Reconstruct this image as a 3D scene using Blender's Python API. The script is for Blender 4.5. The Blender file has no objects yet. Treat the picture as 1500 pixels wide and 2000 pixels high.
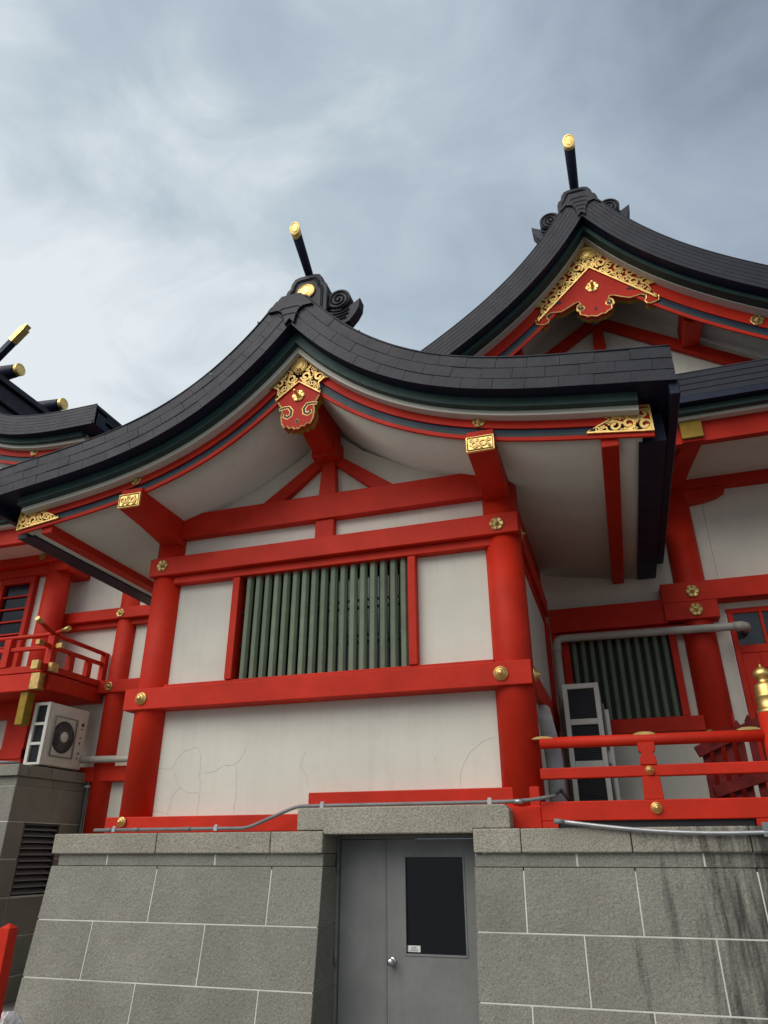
import bpy, math, random
import numpy as np
from mathutils import Matrix, Vector

scene = bpy.context.scene
COL = scene.collection
R = math.radians

# ------------------------------------------------------------------ camera
PITCH, YAW, ROLL = R(25.85), R(17.67), R(-0.12)
cam = bpy.data.cameras.new('camera')
cam.sensor_fit = 'VERTICAL'
cam.sensor_height = 36.0
cam.lens = 1375.0 / 2000.0 * 36.0
cam.clip_start = 0.05
cam.clip_end = 3000
camera = bpy.data.objects.new('camera', cam)
COL.objects.link(camera)
fw = Vector((-math.sin(YAW) * math.cos(PITCH), math.cos(YAW) * math.cos(PITCH), math.sin(PITCH)))
rt = Vector((math.cos(YAW), math.sin(YAW), 0))
dn = -rt.cross(fw)
cr, sr = math.cos(ROLL), math.sin(ROLL)
rt2, dn2 = rt * cr - dn * sr, rt * sr + dn * cr
m = Matrix((rt2, -dn2, -fw)).transposed().to_4x4()
m.translation = Vector((0, 0, 1.7))
camera.matrix_world = m
scene.camera = camera

# ------------------------------------------------------------------ sky (overcast) and sun
SUN_EL, SUN_AZ = R(45), R(30)            # soft sun behind the camera, a little to the left
GLOW = (-0.45, 0.54, 0.71)
world = bpy.data.worlds.new('World')
scene.world = world
world.use_nodes = True
nt = world.node_tree
nt.nodes.clear()


def N(t, kind, **kw):
    n = t.nodes.new(kind)
    for k, v in kw.items():
        if k in n.inputs:
            n.inputs[k].default_value = v
        else:
            setattr(n, k, v)
    return n


def ramp(t, stops, src=None):
    n = t.nodes.new('ShaderNodeValToRGB')
    e = n.color_ramp.elements
    while len(e) < len(stops):
        e.new(0.5)
    for i, (p, c) in enumerate(stops):
        e[i].position = p
        e[i].color = (c[0], c[1], c[2], 1) if not isinstance(c, (int, float)) else (c, c, c, 1)
    if src is not None:
        t.links.new(src, n.inputs[0])
    return n


out = N(nt, 'ShaderNodeOutputWorld')
sky = N(nt, 'ShaderNodeTexSky')
sky.sky_type = 'NISHITA'
sky.sun_disc = False
sky.sun_elevation = SUN_EL
sky.sun_rotation = R(180) + SUN_AZ
sky.dust_density = 3.0
bg_sky = N(nt, 'ShaderNodeBackground')
bg_sky.inputs['Strength'].default_value = 0.07
nt.links.new(sky.outputs[0], bg_sky.inputs[0])
tc = N(nt, 'ShaderNodeTexCoord')
mp = N(nt, 'ShaderNodeMapping')
mp.inputs['Location'].default_value = (0.42, 0.10, 0.28)
mp.inputs['Scale'].default_value = (1.0, 1.0, 1.7)
nt.links.new(tc.outputs['Generated'], mp.inputs[0])
n1 = N(nt, 'ShaderNodeTexNoise', Scale=1.7, Detail=4.0, Roughness=0.45, Distortion=0.2)
nt.links.new(mp.outputs[0], n1.inputs['Vector'])
n2 = N(nt, 'ShaderNodeTexNoise', Scale=4.2, Detail=9.0, Roughness=0.58, Distortion=0.7)
nt.links.new(mp.outputs[0], n2.inputs['Vector'])
# thinner cloud, and so a brighter sky, towards the left of the view
dp = N(nt, 'ShaderNodeVectorMath', operation='DOT_PRODUCT')
nt.links.new(tc.outputs['Generated'], dp.inputs[0])
dp.inputs[1].default_value = GLOW
gl = N(nt, 'ShaderNodeMapRange', interpolation_type='SMOOTHSTEP')
nt.links.new(dp.outputs['Value'], gl.inputs[0])
gl.inputs[1].default_value = 0.76
gl.inputs[2].default_value = 1.0
mx = N(nt, 'ShaderNodeMath', operation='MULTIPLY_ADD')
nt.links.new(n2.outputs[0], mx.inputs[0])
mx.inputs[1].default_value = 0.42
nt.links.new(n1.outputs[0], mx.inputs[2])
m2 = N(nt, 'ShaderNodeMath', operation='MULTIPLY_ADD')
nt.links.new(gl.outputs[0], m2.inputs[0])
m2.inputs[1].default_value = 0.28
nt.links.new(mx.outputs[0], m2.inputs[2])
sz = N(nt, 'ShaderNodeSeparateXYZ')
nt.links.new(tc.outputs['Generated'], sz.inputs[0])
el = N(nt, 'ShaderNodeMapRange', interpolation_type='SMOOTHSTEP')
nt.links.new(sz.outputs[2], el.inputs[0])
el.inputs[1].default_value = 0.76
el.inputs[2].default_value = 0.90
el.inputs[3].default_value = -0.035
el.inputs[4].default_value = -0.17
m3 = N(nt, 'ShaderNodeMath', operation='ADD')
nt.links.new(m2.outputs[0], m3.inputs[0])
nt.links.new(el.outputs[0], m3.inputs[1])
cr1 = ramp(nt, [(0.46, (0.143, 0.174, 0.215)), (0.64, (0.222, 0.266, 0.326)), (0.83, (0.318, 0.376, 0.420)), (1.0, (0.52, 0.555, 0.575))], m3.outputs[0])
bg_cl = N(nt, 'ShaderNodeBackground')
bg_cl.inputs['Strength'].default_value = 1.0
nt.links.new(cr1.outputs[0], bg_cl.inputs[0])
mixs = N(nt, 'ShaderNodeMixShader')
mixs.inputs[0].default_value = 0.88
nt.links.new(bg_sky.outputs[0], mixs.inputs[1])
nt.links.new(bg_cl.outputs[0], mixs.inputs[2])
nt.links.new(mixs.outputs[0], out.inputs[0])

sl = bpy.data.lights.new('sun', 'SUN')
sl.energy = 1.5
sl.angle = R(58)
sl.color = (1.0, 0.965, 0.92)
sun = bpy.data.objects.new('sun', sl)
COL.objects.link(sun)
sdir = Vector((-math.sin(SUN_AZ) * math.cos(SUN_EL), -math.cos(SUN_AZ) * math.cos(SUN_EL), math.sin(SUN_EL)))  # towards the sun
sun.rotation_euler = sdir.to_track_quat('Z', 'Y').to_euler()
sun.location = sdir * 40

vs = scene.view_settings
vs.view_transform = 'Standard'
vs.look = 'None'
vs.exposure = 0.72
vs.gamma = 1.0
vs.use_curve_mapping = False
scene.render.engine = 'CYCLES'
scene.cycles.max_bounces = 6
scene.cycles.diffuse_bounces = 4
scene.cycles.glossy_bounces = 3
scene.cycles.use_denoising = True

# ------------------------------------------------------------------ materials
MATS = {}


def material(name, base, rough=0.5, metal=0.0, var=0.0, vscale=3.0, bump=0.0, bscale=40.0, spec=0.5, alt=None, streak=0.0,
             speck=0.0, sscale=120.0, stain=False, grime=0.0, tone=0.0, chips=0.0):
    """Principled material: base colour broken up by noise, optional streaks, speckle, relief and rain stains (all in object space)."""
    mt = bpy.data.materials.new(name)
    mt.use_nodes = True
    t = mt.node_tree
    b = t.nodes['Principled BSDF']
    b.inputs['Roughness'].default_value = rough
    b.inputs['Metallic'].default_value = metal
    b.inputs['Specular IOR Level'].default_value = spec
    geo = N(t, 'ShaderNodeNewGeometry')
    pos = geo.outputs['Position']
    col = None

    def mixc(fac, c1, c2, mode='MIX'):
        x = N(t, 'ShaderNodeMix', data_type='RGBA', blend_type=mode)
        if isinstance(fac, (int, float)):
            x.inputs[0].default_value = fac
        else:
            t.links.new(fac, x.inputs[0])
        for i, c in ((6, c1), (7, c2)):
            if isinstance(c, tuple):
                x.inputs[i].default_value = (c[0], c[1], c[2], 1)
            else:
                t.links.new(c, x.inputs[i])
        return x.outputs[2]

    col = tuple(base)
    alt = alt or tuple(c * (1 - var) for c in base)
    if var > 0:
        n = N(t, 'ShaderNodeTexNoise', Scale=vscale, Detail=6.0, Roughness=0.6)
        t.links.new(pos, n.inputs['Vector'])
        rp = ramp(t, [(0.35, 0.0), (0.68, 1.0)], n.outputs[0])
        col = mixc(rp.outputs[0], col, alt)
        rr = N(t, 'ShaderNodeMapRange')
        t.links.new(n.outputs[0], rr.inputs[0])
        rr.inputs[3].default_value = max(0.02, rough - 0.08)
        rr.inputs[4].default_value = min(1.0, rough + 0.10)
        t.links.new(rr.outputs[0], b.inputs['Roughness'])
    if streak > 0:
        mpn = N(t, 'ShaderNodeMapping')
        mpn.inputs['Scale'].default_value = (9.0, 9.0, 0.55)
        t.links.new(pos, mpn.inputs[0])
        n = N(t, 'ShaderNodeTexNoise', Scale=1.0, Detail=5.0, Roughness=0.65)
        t.links.new(mpn.outputs[0], n.inputs['Vector'])
        rp = ramp(t, [(0.50, 0.0), (0.75, streak)], n.outputs[0])
        col = mixc(rp.outputs[0], col, tuple(c * 0.55 for c in base))
    if speck > 0:
        n = N(t, 'ShaderNodeTexNoise', Scale=sscale, Detail=2.0, Roughness=0.7)
        t.links.new(pos, n.inputs['Vector'])
        rp = ramp(t, [(0.36, (1 - speck,) * 3), (0.50, (1, 1, 1)), (0.66, (1 + speck * 0.8,) * 3)], n.outputs[0])
        col = mixc(1.0, col, rp.outputs[0], 'MULTIPLY')
    if stain:
        # dark algae streaks that run down the right-hand part of the wall
        sep = N(t, 'ShaderNodeSeparateXYZ')
        t.links.new(pos, sep.inputs[0])
        mpn = N(t, 'ShaderNodeMapping')
        mpn.inputs['Scale'].default_value = (5.0, 1.0, 0.55)
        t.links.new(pos, mpn.inputs[0])
        n = N(t, 'ShaderNodeTexNoise', Scale=1.6, Detail=8.0, Roughness=0.72, Distortion=0.3)
        t.links.new(mpn.outputs[0], n.inputs['Vector'])
        xr = N(t, 'ShaderNodeMapRange')
        t.links.new(sep.outputs[0], xr.inputs[0])
        xr.inputs[1].default_value = -0.5
        xr.inputs[2].default_value = 1.1
        xr.inputs[3].default_value = -0.22
        xr.inputs[4].default_value = 0.24
        ad = N(t, 'ShaderNodeMath', operation='ADD')
        t.links.new(n.outputs[0], ad.inputs[0])
        t.links.new(xr.outputs[0], ad.inputs[1])
        rp = ramp(t, [(0.50, 0.0), (0.70, 0.88)], ad.outputs[0])
        col = mixc(rp.outputs[0], col, (0.035, 0.034, 0.032))
    if grime > 0:
        n = N(t, 'ShaderNodeTexNoise', Scale=1.3, Detail=9.0, Roughness=0.7, Distortion=0.6)
        t.links.new(pos, n.inputs['Vector'])
        rp = ramp(t, [(0.50, 0.0), (0.72, grime)], n.outputs[0])
        col = mixc(rp.outputs[0], col, tuple(c * 0.6 for c in base))
    if chips > 0:
        n = N(t, 'ShaderNodeTexNoise', Scale=38.0, Detail=4.0, Roughness=0.75)
        t.links.new(pos, n.inputs['Vector'])
        rp = ramp(t, [(0.715, 0.0), (0.735, chips)], n.outputs[0])
        col = mixc(rp.outputs[0], col, tuple(min(1.0, c * 0.6 + 0.10) for c in base))
    if tone > 0:
        oi = N(t, 'ShaderNodeObjectInfo')
        mr = N(t, 'ShaderNodeMapRange')
        t.links.new(oi.outputs['Random'], mr.inputs[0])
        mr.inputs[3].default_value = 1 - tone
        mr.inputs[4].default_value = 1 + tone
        cb_ = N(t, 'ShaderNodeCombineColor')
        for i in range(3):
            t.links.new(mr.outputs[0], cb_.inputs[i])
        col = mixc(1.0, col, cb_.outputs[0], 'MULTIPLY')
    if isinstance(col, tuple):
        b.inputs['Base Color'].default_value = (col[0], col[1], col[2], 1)
    else:
        t.links.new(col, b.inputs['Base Color'])
    if bump > 0:
        n = N(t, 'ShaderNodeTexNoise', Scale=bscale, Detail=3.0, Roughness=0.6)
        t.links.new(pos, n.inputs['Vector'])
        bp = N(t, 'ShaderNodeBump')
        bp.inputs['Strength'].default_value = min(1.0, bump)
        bp.inputs['Distance'].default_value = 0.35 / bscale
        t.links.new(n.outputs[0], bp.inputs['Height'])
        t.links.new(bp.outputs[0], b.inputs['Normal'])
    MATS[name] = mt
    return mt


material('red', (0.62, 0.027, 0.008), 0.58, var=0.26, vscale=1.6, bump=0.14, bscale=22, grime=0.36, streak=0.16, spec=0.22, tone=0.06, chips=0.5)
material('red_dark', (0.20, 0.018, 0.015), 0.65, var=0.5, vscale=9, bump=0.3, bscale=60, grime=0.6, spec=0.2)
material('plaster', (0.725, 0.695, 0.585), 0.88, var=0.10, vscale=1.1, bump=0.10, bscale=24, streak=0.16, grime=0.18, spec=0.25)
material('crack', (0.52, 0.49, 0.40), 0.9)
material('gold', (0.98, 0.68, 0.24), 0.44, metal=1.0, var=0.22, vscale=14, bump=0.15, bscale=90)
material('gold_old', (0.66, 0.45, 0.17), 0.46, metal=1.0, var=0.40, vscale=12, bump=0.2, bscale=80)
material('yellow', (0.36, 0.22, 0.02), 0.55, var=0.3, vscale=8, spec=0.25)
material('roof', (0.019, 0.0195, 0.029), 0.50, var=0.30, vscale=4.0, bump=0.15, bscale=18, grime=0.35, spec=0.30, tone=0.12)
material('roof_deck', (0.030, 0.030, 0.040), 0.5, var=0.3, vscale=6, bump=0.2, bscale=12, spec=0.3)
material('navy', (0.012, 0.018, 0.042), 0.5, var=0.3, vscale=5, spec=0.25)
material('green_board', (0.036, 0.076, 0.066), 0.55, var=0.25, vscale=5, spec=0.3)
material('blue_strip', (0.012, 0.030, 0.058), 0.5, var=0.25, vscale=6, spec=0.3)
material('teal_strip', (0.034, 0.056, 0.056), 0.5, var=0.25, vscale=6, spec=0.3)
material('lattice', (0.175, 0.215, 0.140), 0.6, var=0.20, vscale=5, streak=0.30, bump=0.1, bscale=30, spec=0.3, tone=0.12)
material('black', (0.008, 0.008, 0.010), 0.6)
material('interior', (0.012, 0.012, 0.014), 0.8)
material('granite', (0.272, 0.256, 0.210), 0.9, var=0.20, vscale=1.6, bump=1.0, bscale=38, speck=0.24, sscale=80, stain=True, grime=0.30, spec=0.2, tone=0.09)
material('granite_coping', (0.375, 0.345, 0.272), 0.9, var=0.18, vscale=2.0, bump=1.0, bscale=44, speck=0.34, sscale=90, stain=True, grime=0.32, spec=0.2, tone=0.09)
material('mortar', (0.68, 0.66, 0.57), 0.9, var=0.25, vscale=5)
material('door_paint', (0.232, 0.230, 0.216), 0.45, var=0.22, vscale=2.5, bump=0.08, bscale=20, grime=0.5, spec=0.3, streak=0.25)
material('glass_dark', (0.010, 0.012, 0.016), 0.12, spec=0.35, var=0.3, vscale=3)
material('glass_blue', (0.030, 0.034, 0.038), 0.10, spec=0.5, var=0.3, vscale=2)
material('steel', (0.62, 0.62, 0.60), 0.28, metal=1.0, var=0.2, vscale=20)
material('silver_tube', (0.50, 0.50, 0.50), 0.38, metal=0.7, var=0.2, vscale=12)
material('pipe_grey', (0.205, 0.205, 0.20), 0.5, var=0.25, vscale=9)
material('pipe_light', (0.50, 0.50, 0.49), 0.45, var=0.2, vscale=5, grime=0.3)
material('pipe_beige', (0.50, 0.46, 0.39), 0.5, var=0.2, vscale=5, grime=0.3)
material('ac_shell', (0.72, 0.69, 0.60), 0.45, var=0.14, vscale=4, grime=0.25)
material('ac_fin', (0.035, 0.037, 0.042), 0.5)
material('ac_grille', (0.22, 0.21, 0.20), 0.5)
material('rubber', (0.02, 0.02, 0.02), 0.7)
material('sticker', (0.75, 0.74, 0.68), 0.5)
material('ink', (0.06, 0.06, 0.06), 0.6)
material('asphalt', (0.16, 0.155, 0.145), 0.9, var=0.3, vscale=2, bump=0.5, bscale=60, speck=0.3)
material('plastic_bag', (0.68, 0.66, 0.64), 0.4, var=0.35, vscale=25, bump=0.6, bscale=30)

# ------------------------------------------------------------------ mesh helpers
ORIGIN = {}


class MB:
    def __init__(s):
        s.v, s.f, s.sm = [], [], []

    def add(s, vs_, fs, smooth=False):
        o = len(s.v)
        s.v.extend(tuple(map(float, p)) for p in vs_)
        for f in fs:
            s.f.append(tuple(i + o for i in f))
            s.sm.append(smooth)
        return s

    def box(s, x0, x1, y0, y1, z0, z1):
        vs_ = [(x0, y0, z0), (x1, y0, z0), (x1, y1, z0), (x0, y1, z0), (x0, y0, z1), (x1, y0, z1), (x1, y1, z1), (x0, y1, z1)]
        return s.add(vs_, [(3, 2, 1, 0), (4, 5, 6, 7), (0, 1, 5, 4), (1, 2, 6, 5), (2, 3, 7, 6), (3, 0, 4, 7)])

    def hexa(s, vs_):
        """eight corners: bottom ring then top ring"""
        return s.add(vs_, [(3, 2, 1, 0), (4, 5, 6, 7), (0, 1, 5, 4), (1, 2, 6, 5), (2, 3, 7, 6), (3, 0, 4, 7)])

    def prism(s, pts, a, b, axis='Y'):
        n = len(pts)
        area = sum(pts[i][0] * pts[(i + 1) % n][1] - pts[(i + 1) % n][0] * pts[i][1] for i in range(n))
        if area < 0:
            pts = pts[::-1]
        if axis == 'Y':
            f = lambda p, t: (p[0], t, p[1])
        elif axis == 'X':
            f = lambda p, t: (t, p[0], p[1])
        else:
            f = lambda p, t: (p[0], p[1], t)
        vs_ = [f(p, a) for p in pts] + [f(p, b) for p in pts]
        fs = [tuple(range(n)), tuple(range(2 * n - 1, n - 1, -1))]
        fs += [((i + 1) % n, i, i + n, (i + 1) % n + n) for i in range(n)]
        return s.add(vs_, fs)

    def strip(s, top, bot, y0, y1, smooth=False):
        """solid between two (x, z) polylines with the same count, from depth y0 to y1"""
        n = len(top)
        vs_ = [(p[0], y0, p[1]) for p in top] + [(p[0], y0, p[1]) for p in bot] + [(p[0], y1, p[1]) for p in top] + [(p[0], y1, p[1]) for p in bot]
        fs = []
        for i in range(n - 1):
            fs += [(n + i, n + i + 1, i + 1, i), (2 * n + i, 2 * n + i + 1, 3 * n + i + 1, 3 * n + i),
                   (i, i + 1, 2 * n + i + 1, 2 * n + i), (3 * n + i, 3 * n + i + 1, n + i + 1, n + i)]
        fs += [(0, 2 * n, 3 * n, n), (n - 1, 2 * n - 1, 4 * n - 1, 3 * n - 1)]
        return s.add(vs_, fs, smooth)

    def tube(s, path, r, n=10, caps=True):
        P = [Vector(p) for p in path]
        rs = r if isinstance(r, (list, tuple)) else [r] * len(P)
        prev = None
        vs_, fs = [], []
        for i, p in enumerate(P):
            d = (P[min(i + 1, len(P) - 1)] - P[max(i - 1, 0)]).normalized()
            if prev is None:
                u = d.orthogonal().normalized()
            else:
                u = (prev - d * prev.dot(d))
                u = u.normalized() if u.length > 1e-6 else d.orthogonal().normalized()
            prev = u
            w = d.cross(u)
            for k in range(n):
                a = 2 * math.pi * k / n
                vs_.append(p + (u * math.cos(a) + w * math.sin(a)) * rs[i])
        for i in range(len(P) - 1):
            for k in range(n):
                fs.append((i * n + k, i * n + (k + 1) % n, (i + 1) * n + (k + 1) % n, (i + 1) * n + k))
        s.add(vs_, fs, True)
        if caps:
            o = len(s.v) - len(vs_)
            s.f.append(tuple(o + k for k in range(n - 1, -1, -1)))
            s.sm.append(False)
            q = o + (len(P) - 1) * n
            s.f.append(tuple(q + k for k in range(n)))
            s.sm.append(False)
        return s

    def lathe(s, prof, org, axis, n=20, smooth=True):
        """prof: (radius, height) pairs along axis from org"""
        ax = Vector(axis).normalized()
        u = ax.orthogonal().normalized()
        w = ax.cross(u)
        org = Vector(org)
        vs_, fs = [], []
        for r_, h in prof:
            for k in range(n):
                a = 2 * math.pi * k / n
                vs_.append(org + ax * h + (u * math.cos(a) + w * math.sin(a)) * r_)
        for i in range(len(prof) - 1):
            for k in range(n):
                fs.append((i * n + k, i * n + (k + 1) % n, (i + 1) * n + (k + 1) % n, (i + 1) * n + k))
        fs.append(tuple(range(n - 1, -1, -1)))
        fs.append(tuple((len(prof) - 1) * n + k for k in range(n)))
        return s.add(vs_, fs, smooth)

    def flat(s, pts, widths, y, h=0.006):
        """flat-topped strap in the XZ plane facing -Y, h thick, with chamfered sides"""
        n = len(pts)
        vs_ = []
        for i in range(n):
            a, b = pts[max(i - 1, 0)], pts[min(i + 1, n - 1)]
            dx, dz = b[0] - a[0], b[1] - a[1]
            l = math.hypot(dx, dz) or 1
            nx, nz = -dz / l, dx / l
            w = widths[i] if isinstance(widths, (list, tuple)) else widths
            p = pts[i]
            vs_ += [(p[0] + nx * w, y, p[1] + nz * w), (p[0] + nx * w * .72, y - h, p[1] + nz * w * .72), (p[0] - nx * w * .72, y - h, p[1] - nz * w * .72), (p[0] - nx * w, y, p[1] - nz * w)]
        fs = []
        for i in range(n - 1):
            a = 4 * i
            fs += [(a, a + 4, a + 5, a + 1), (a + 1, a + 5, a + 6, a + 2), (a + 2, a + 6, a + 7, a + 3)]
        return s.add(vs_, fs)

    def ribbon(s, pts, widths, y, h=0.006):
        """ridged flat ribbon in the XZ plane facing -Y, its crest h in front of y"""
        n = len(pts)
        vs_ = []
        for i in range(n):
            a, b = pts[max(i - 1, 0)], pts[min(i + 1, n - 1)]
            dx, dz = b[0] - a[0], b[1] - a[1]
            l = math.hypot(dx, dz) or 1
            nx, nz = -dz / l, dx / l
            w = widths[i] if isinstance(widths, (list, tuple)) else widths
            p = pts[i]
            vs_ += [(p[0] + nx * w, y, p[1] + nz * w), (p[0], y - h, p[1]), (p[0] - nx * w, y, p[1] - nz * w)]
        fs = []
        for i in range(n - 1):
            a = 3 * i
            fs += [(a, a + 3, a + 4, a + 1), (a + 1, a + 4, a + 5, a + 2)]
        return s.add(vs_, fs)

    def build(s, name, mat, parent=None, bevel=0.0, seg=1, label=None, kind=None):
        o0 = ORIGIN.get(parent.name, Vector((0, 0, 0))) if parent else Vector((0, 0, 0))
        me = bpy.data.meshes.new(name)
        me.from_pydata([(p[0] - o0.x, p[1] - o0.y, p[2] - o0.z) for p in s.v], [], s.f)
        me.polygons.foreach_set('use_smooth', s.sm)
        me.materials.append(MATS[mat] if isinstance(mat, str) else mat)
        me.update()
        ob = bpy.data.objects.new(name, me)
        COL.objects.link(ob)
        if parent:
            ob.parent = parent
            ORIGIN[ob.name] = o0
        if bevel > 0:
            bv = ob.modifiers.new('bevel', 'BEVEL')
            bv.width = bevel
            bv.segments = seg
            bv.limit_method = 'ANGLE'
            bv.angle_limit = R(40)
        if label:
            ob['label'] = label
        if kind:
            ob['kind'] = kind
        return ob


def thing(name, label, cat, loc, group=None):
    e = bpy.data.objects.new(name, None)
    e.empty_display_size = 0.3
    COL.objects.link(e)
    e.location = loc
    e['label'] = label
    e['category'] = cat
    if group:
        e['group'] = group
    ORIGIN[e.name] = Vector(loc)
    return e


def beam(root, x0, x1, y0, y1, z0, z1, name='beam', mat='red', bevel=0.008, label=None):
    return MB().box(x0, x1, y0, y1, z0, z1).build(name, mat, root, bevel, 2, label)


def column(root, x, y, r, z0, z1, mat='red'):
    return MB().lathe([(r, z0), (r, z1)], (x, y, 0), (0, 0, 1), 32).build('column', mat, root)


def fillet(path, rad=0.05, n=5):
    P = [Vector(p) for p in path]
    o = [P[0]]
    for i in range(1, len(P) - 1):
        a, b, c = P[i - 1], P[i], P[i + 1]
        d1, d2 = (a - b), (c - b)
        r_ = min(rad, d1.length * 0.45, d2.length * 0.45)
        s0, s1 = b + d1.normalized() * r_, b + d2.normalized() * r_
        for k in range(n + 1):
            t = k / n
            o.append(s0 * (1 - t) ** 2 + b * 2 * t * (1 - t) + s1 * t * t)
    o.append(P[-1])
    return o


def spiral(cx, cz, r0, r1, a0, turns, n=26, sx=1):
    pts = []
    for i in range(n):
        t = i / (n - 1)
        a = a0 + turns * 2 * math.pi * t
        r_ = r0 + (r1 - r0) * t
        pts.append((cx + sx * r_ * math.cos(a), cz + r_ * math.sin(a)))
    return pts


# gilt fittings -----------------------------------------------------------
def boss(root, x, y, z, r=0.065, d=(0, -1, 0), name='nail_boss', mat='gold'):
    p = [(r, 0), (r, 0.010), (r * .93, 0.018), (r * .70, 0.020), (r * .66, 0.032), (r * .52, 0.040), (r * .44, 0.040), (r * .40, 0.052), (r * .18, 0.062), (0.001, 0.064)]
    return MB().lathe(p, (x, y, z), d, 24).build(name, mat, root)


def rosette(root, x, y, z, r=0.072, d='-Y', peg=0.0, name='rosette', mat='gold_old'):
    """six-lobed nail cover with pierced petals"""
    mb = MB()
    n = 48
    if d == '-Y':
        T = lambda a, b, h: (x + a, y - h, z + b)
    else:
        T = lambda a, b, h: (x + h, y + a, z + b)
    ring = lambda f, h: [T(f(2 * math.pi * k / n) * math.cos(2 * math.pi * k / n), f(2 * math.pi * k / n) * math.sin(2 * math.pi * k / n), h) for k in range(n)]
    ro = lambda a: r * (0.86 + 0.14 * abs(math.cos(3 * a)) ** 0.6)
    vs_ = ring(ro, 0) + ring(ro, 0.012) + ring(lambda a: ro(a) * .86, 0.017) + ring(lambda a: r * .42, 0.012) + ring(lambda a: r * .36, 0.024) + ring(lambda a: r * .26, 0.026) + ring(lambda a: r * .22, 0.038 + peg) + ring(lambda a: r * .08, 0.046 + peg)
    fs = []
    for i in range(7):
        for k in range(n):
            q = (i * n + k, i * n + (k + 1) % n, (i + 1) * n + (k + 1) % n, (i + 1) * n + k)
            fs.append(q if d == '-Y' else q)
    fs.append(tuple(range(7 * n, 8 * n)))
    mb.add(vs_, fs)
    ob = mb.build(name, mat, root)
    hb = MB()
    for k in range(6):                       # pierced holes between the petals
        a = 2 * math.pi * (k + 0.5) / 6
        cx_, cz_ = r * .66 * math.cos(a), r * .66 * math.sin(a)
        q = [T(cx_ + r * .10 * math.cos(b), cz_ + r * .10 * math.sin(b), 0.0195) for b in [2 * math.pi * j / 8 for j in range(8)]]
        hb.add(q, [tuple(range(8))])
    hb.build('piercing', 'black', ob)
    return ob


def inside(poly, x, z):
    c = False
    j = len(poly) - 1
    for i in range(len(poly)):
        (xi, zi), (xj, zj) = poly[i], poly[j]
        if (zi > z) != (zj > z) and x < (xj - xi) * (z - zi) / (zj - zi) + xi:
            c = not c
        j = i
    return c


def edge_dist(poly, x, z):
    best = 9
    for i in range(len(poly)):
        (ax, az), (bx, bz) = poly[i], poly[(i + 1) % len(poly)]
        dx, dz = bx - ax, bz - az
        t = max(0, min(1, ((x - ax) * dx + (z - az) * dz) / (dx * dx + dz * dz + 1e-12)))
        best = min(best, math.hypot(x - ax - t * dx, z - az - t * dz))
    return best


def filigree(mb, poly, y, border, rmax, rmin, seed, mirror=None):
    """openwork: a raised border and rolled leaf scrolls packed inside a polygon"""
    rng = random.Random(seed)
    loop = poly + [poly[0]]
    if border > 0:
        mb.flat(loop, border, y, 0.012)
    xs, zs = [p[0] for p in poly], [p[1] for p in poly]
    cs = []
    for it in range(5200):
        x, z = rng.uniform(min(xs), max(xs)), rng.uniform(min(zs), max(zs))
        if mirror is not None and x < mirror:
            continue
        if not inside(poly, x, z):
            continue
        r_ = edge_dist(poly, x, z) * 0.98
        if mirror is not None:
            r_ = min(r_, (x - mirror) * 1.1)
        for (a, b, c) in cs:
            r_ = min(r_, math.hypot(a - x, b - z) - c)
        want = rmax if it < 900 else (rmax * .62 if it < 2200 else rmin)
        r_ = min(r_, rmax)
        if r_ >= want * 0.8 and r_ >= rmin:
            cs.append((x, z, r_))
    for (x, z, r_) in cs:
        sg = rng.choice((-1, 1))
        a0 = rng.uniform(0, 6.28)
        for mx_ in ([x] if mirror is None else [x, 2 * mirror - x]):
            s_ = sg if mx_ == x else -sg
            sp = spiral(mx_, z, r_ * 1.02, r_ * 0.30, a0, 1.30, 22, s_)
            w = [r_ * (0.20 + 0.12 * (i / 21)) for i in range(22)]
            mb.flat(sp, w, y, 0.009)
            for k in range(3):               # leaf tips that leave the scroll
                b = a0 + 0.7 + 1.5 * k
                p0 = (mx_ + s_ * r_ * .8 * math.cos(b), z + r_ * .8 * math.sin(b))
                p1 = (mx_ + s_ * r_ * 1.12 * math.cos(b + .35), z + r_ * 1.12 * math.sin(b + .35))
                p2 = (mx_ + s_ * r_ * 1.45 * math.cos(b + .55), z + r_ * 1.45 * math.sin(b + .55))
                if inside(poly, *p2):
                    mb.flat([p0, p1, p2], [r_ * .16, r_ * .32, r_ * .04], y, 0.008)
    return mb


def crest(mb, x, y, z, r):
    """round medallion with concentric relief"""
    mb.lathe([(r, 0), (r, .014), (r * .92, .022), (r * .86, .016), (r * .80, .016), (r * .76, .022), (r * .70, .016), (r * .5, .020), (r * .46, .026), (r * .2, .030), (.001, .032)], (x, y, z), (0, -1, 0), 36, False)
    for k in range(5):
        a = -math.pi / 2 + (k - 2) * 0.17
        mb.ribbon([(x + r * .30 * math.cos(a), z + r * .30 * math.sin(a)), (x + r * .8 * math.cos(a), z + r * .8 * math.sin(a))], r * .05, y - .018, .008)
    return mb

material('concrete', (0.22, 0.21, 0.19), 0.9, var=0.2, vscale=0.6, grime=0.3)

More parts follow.
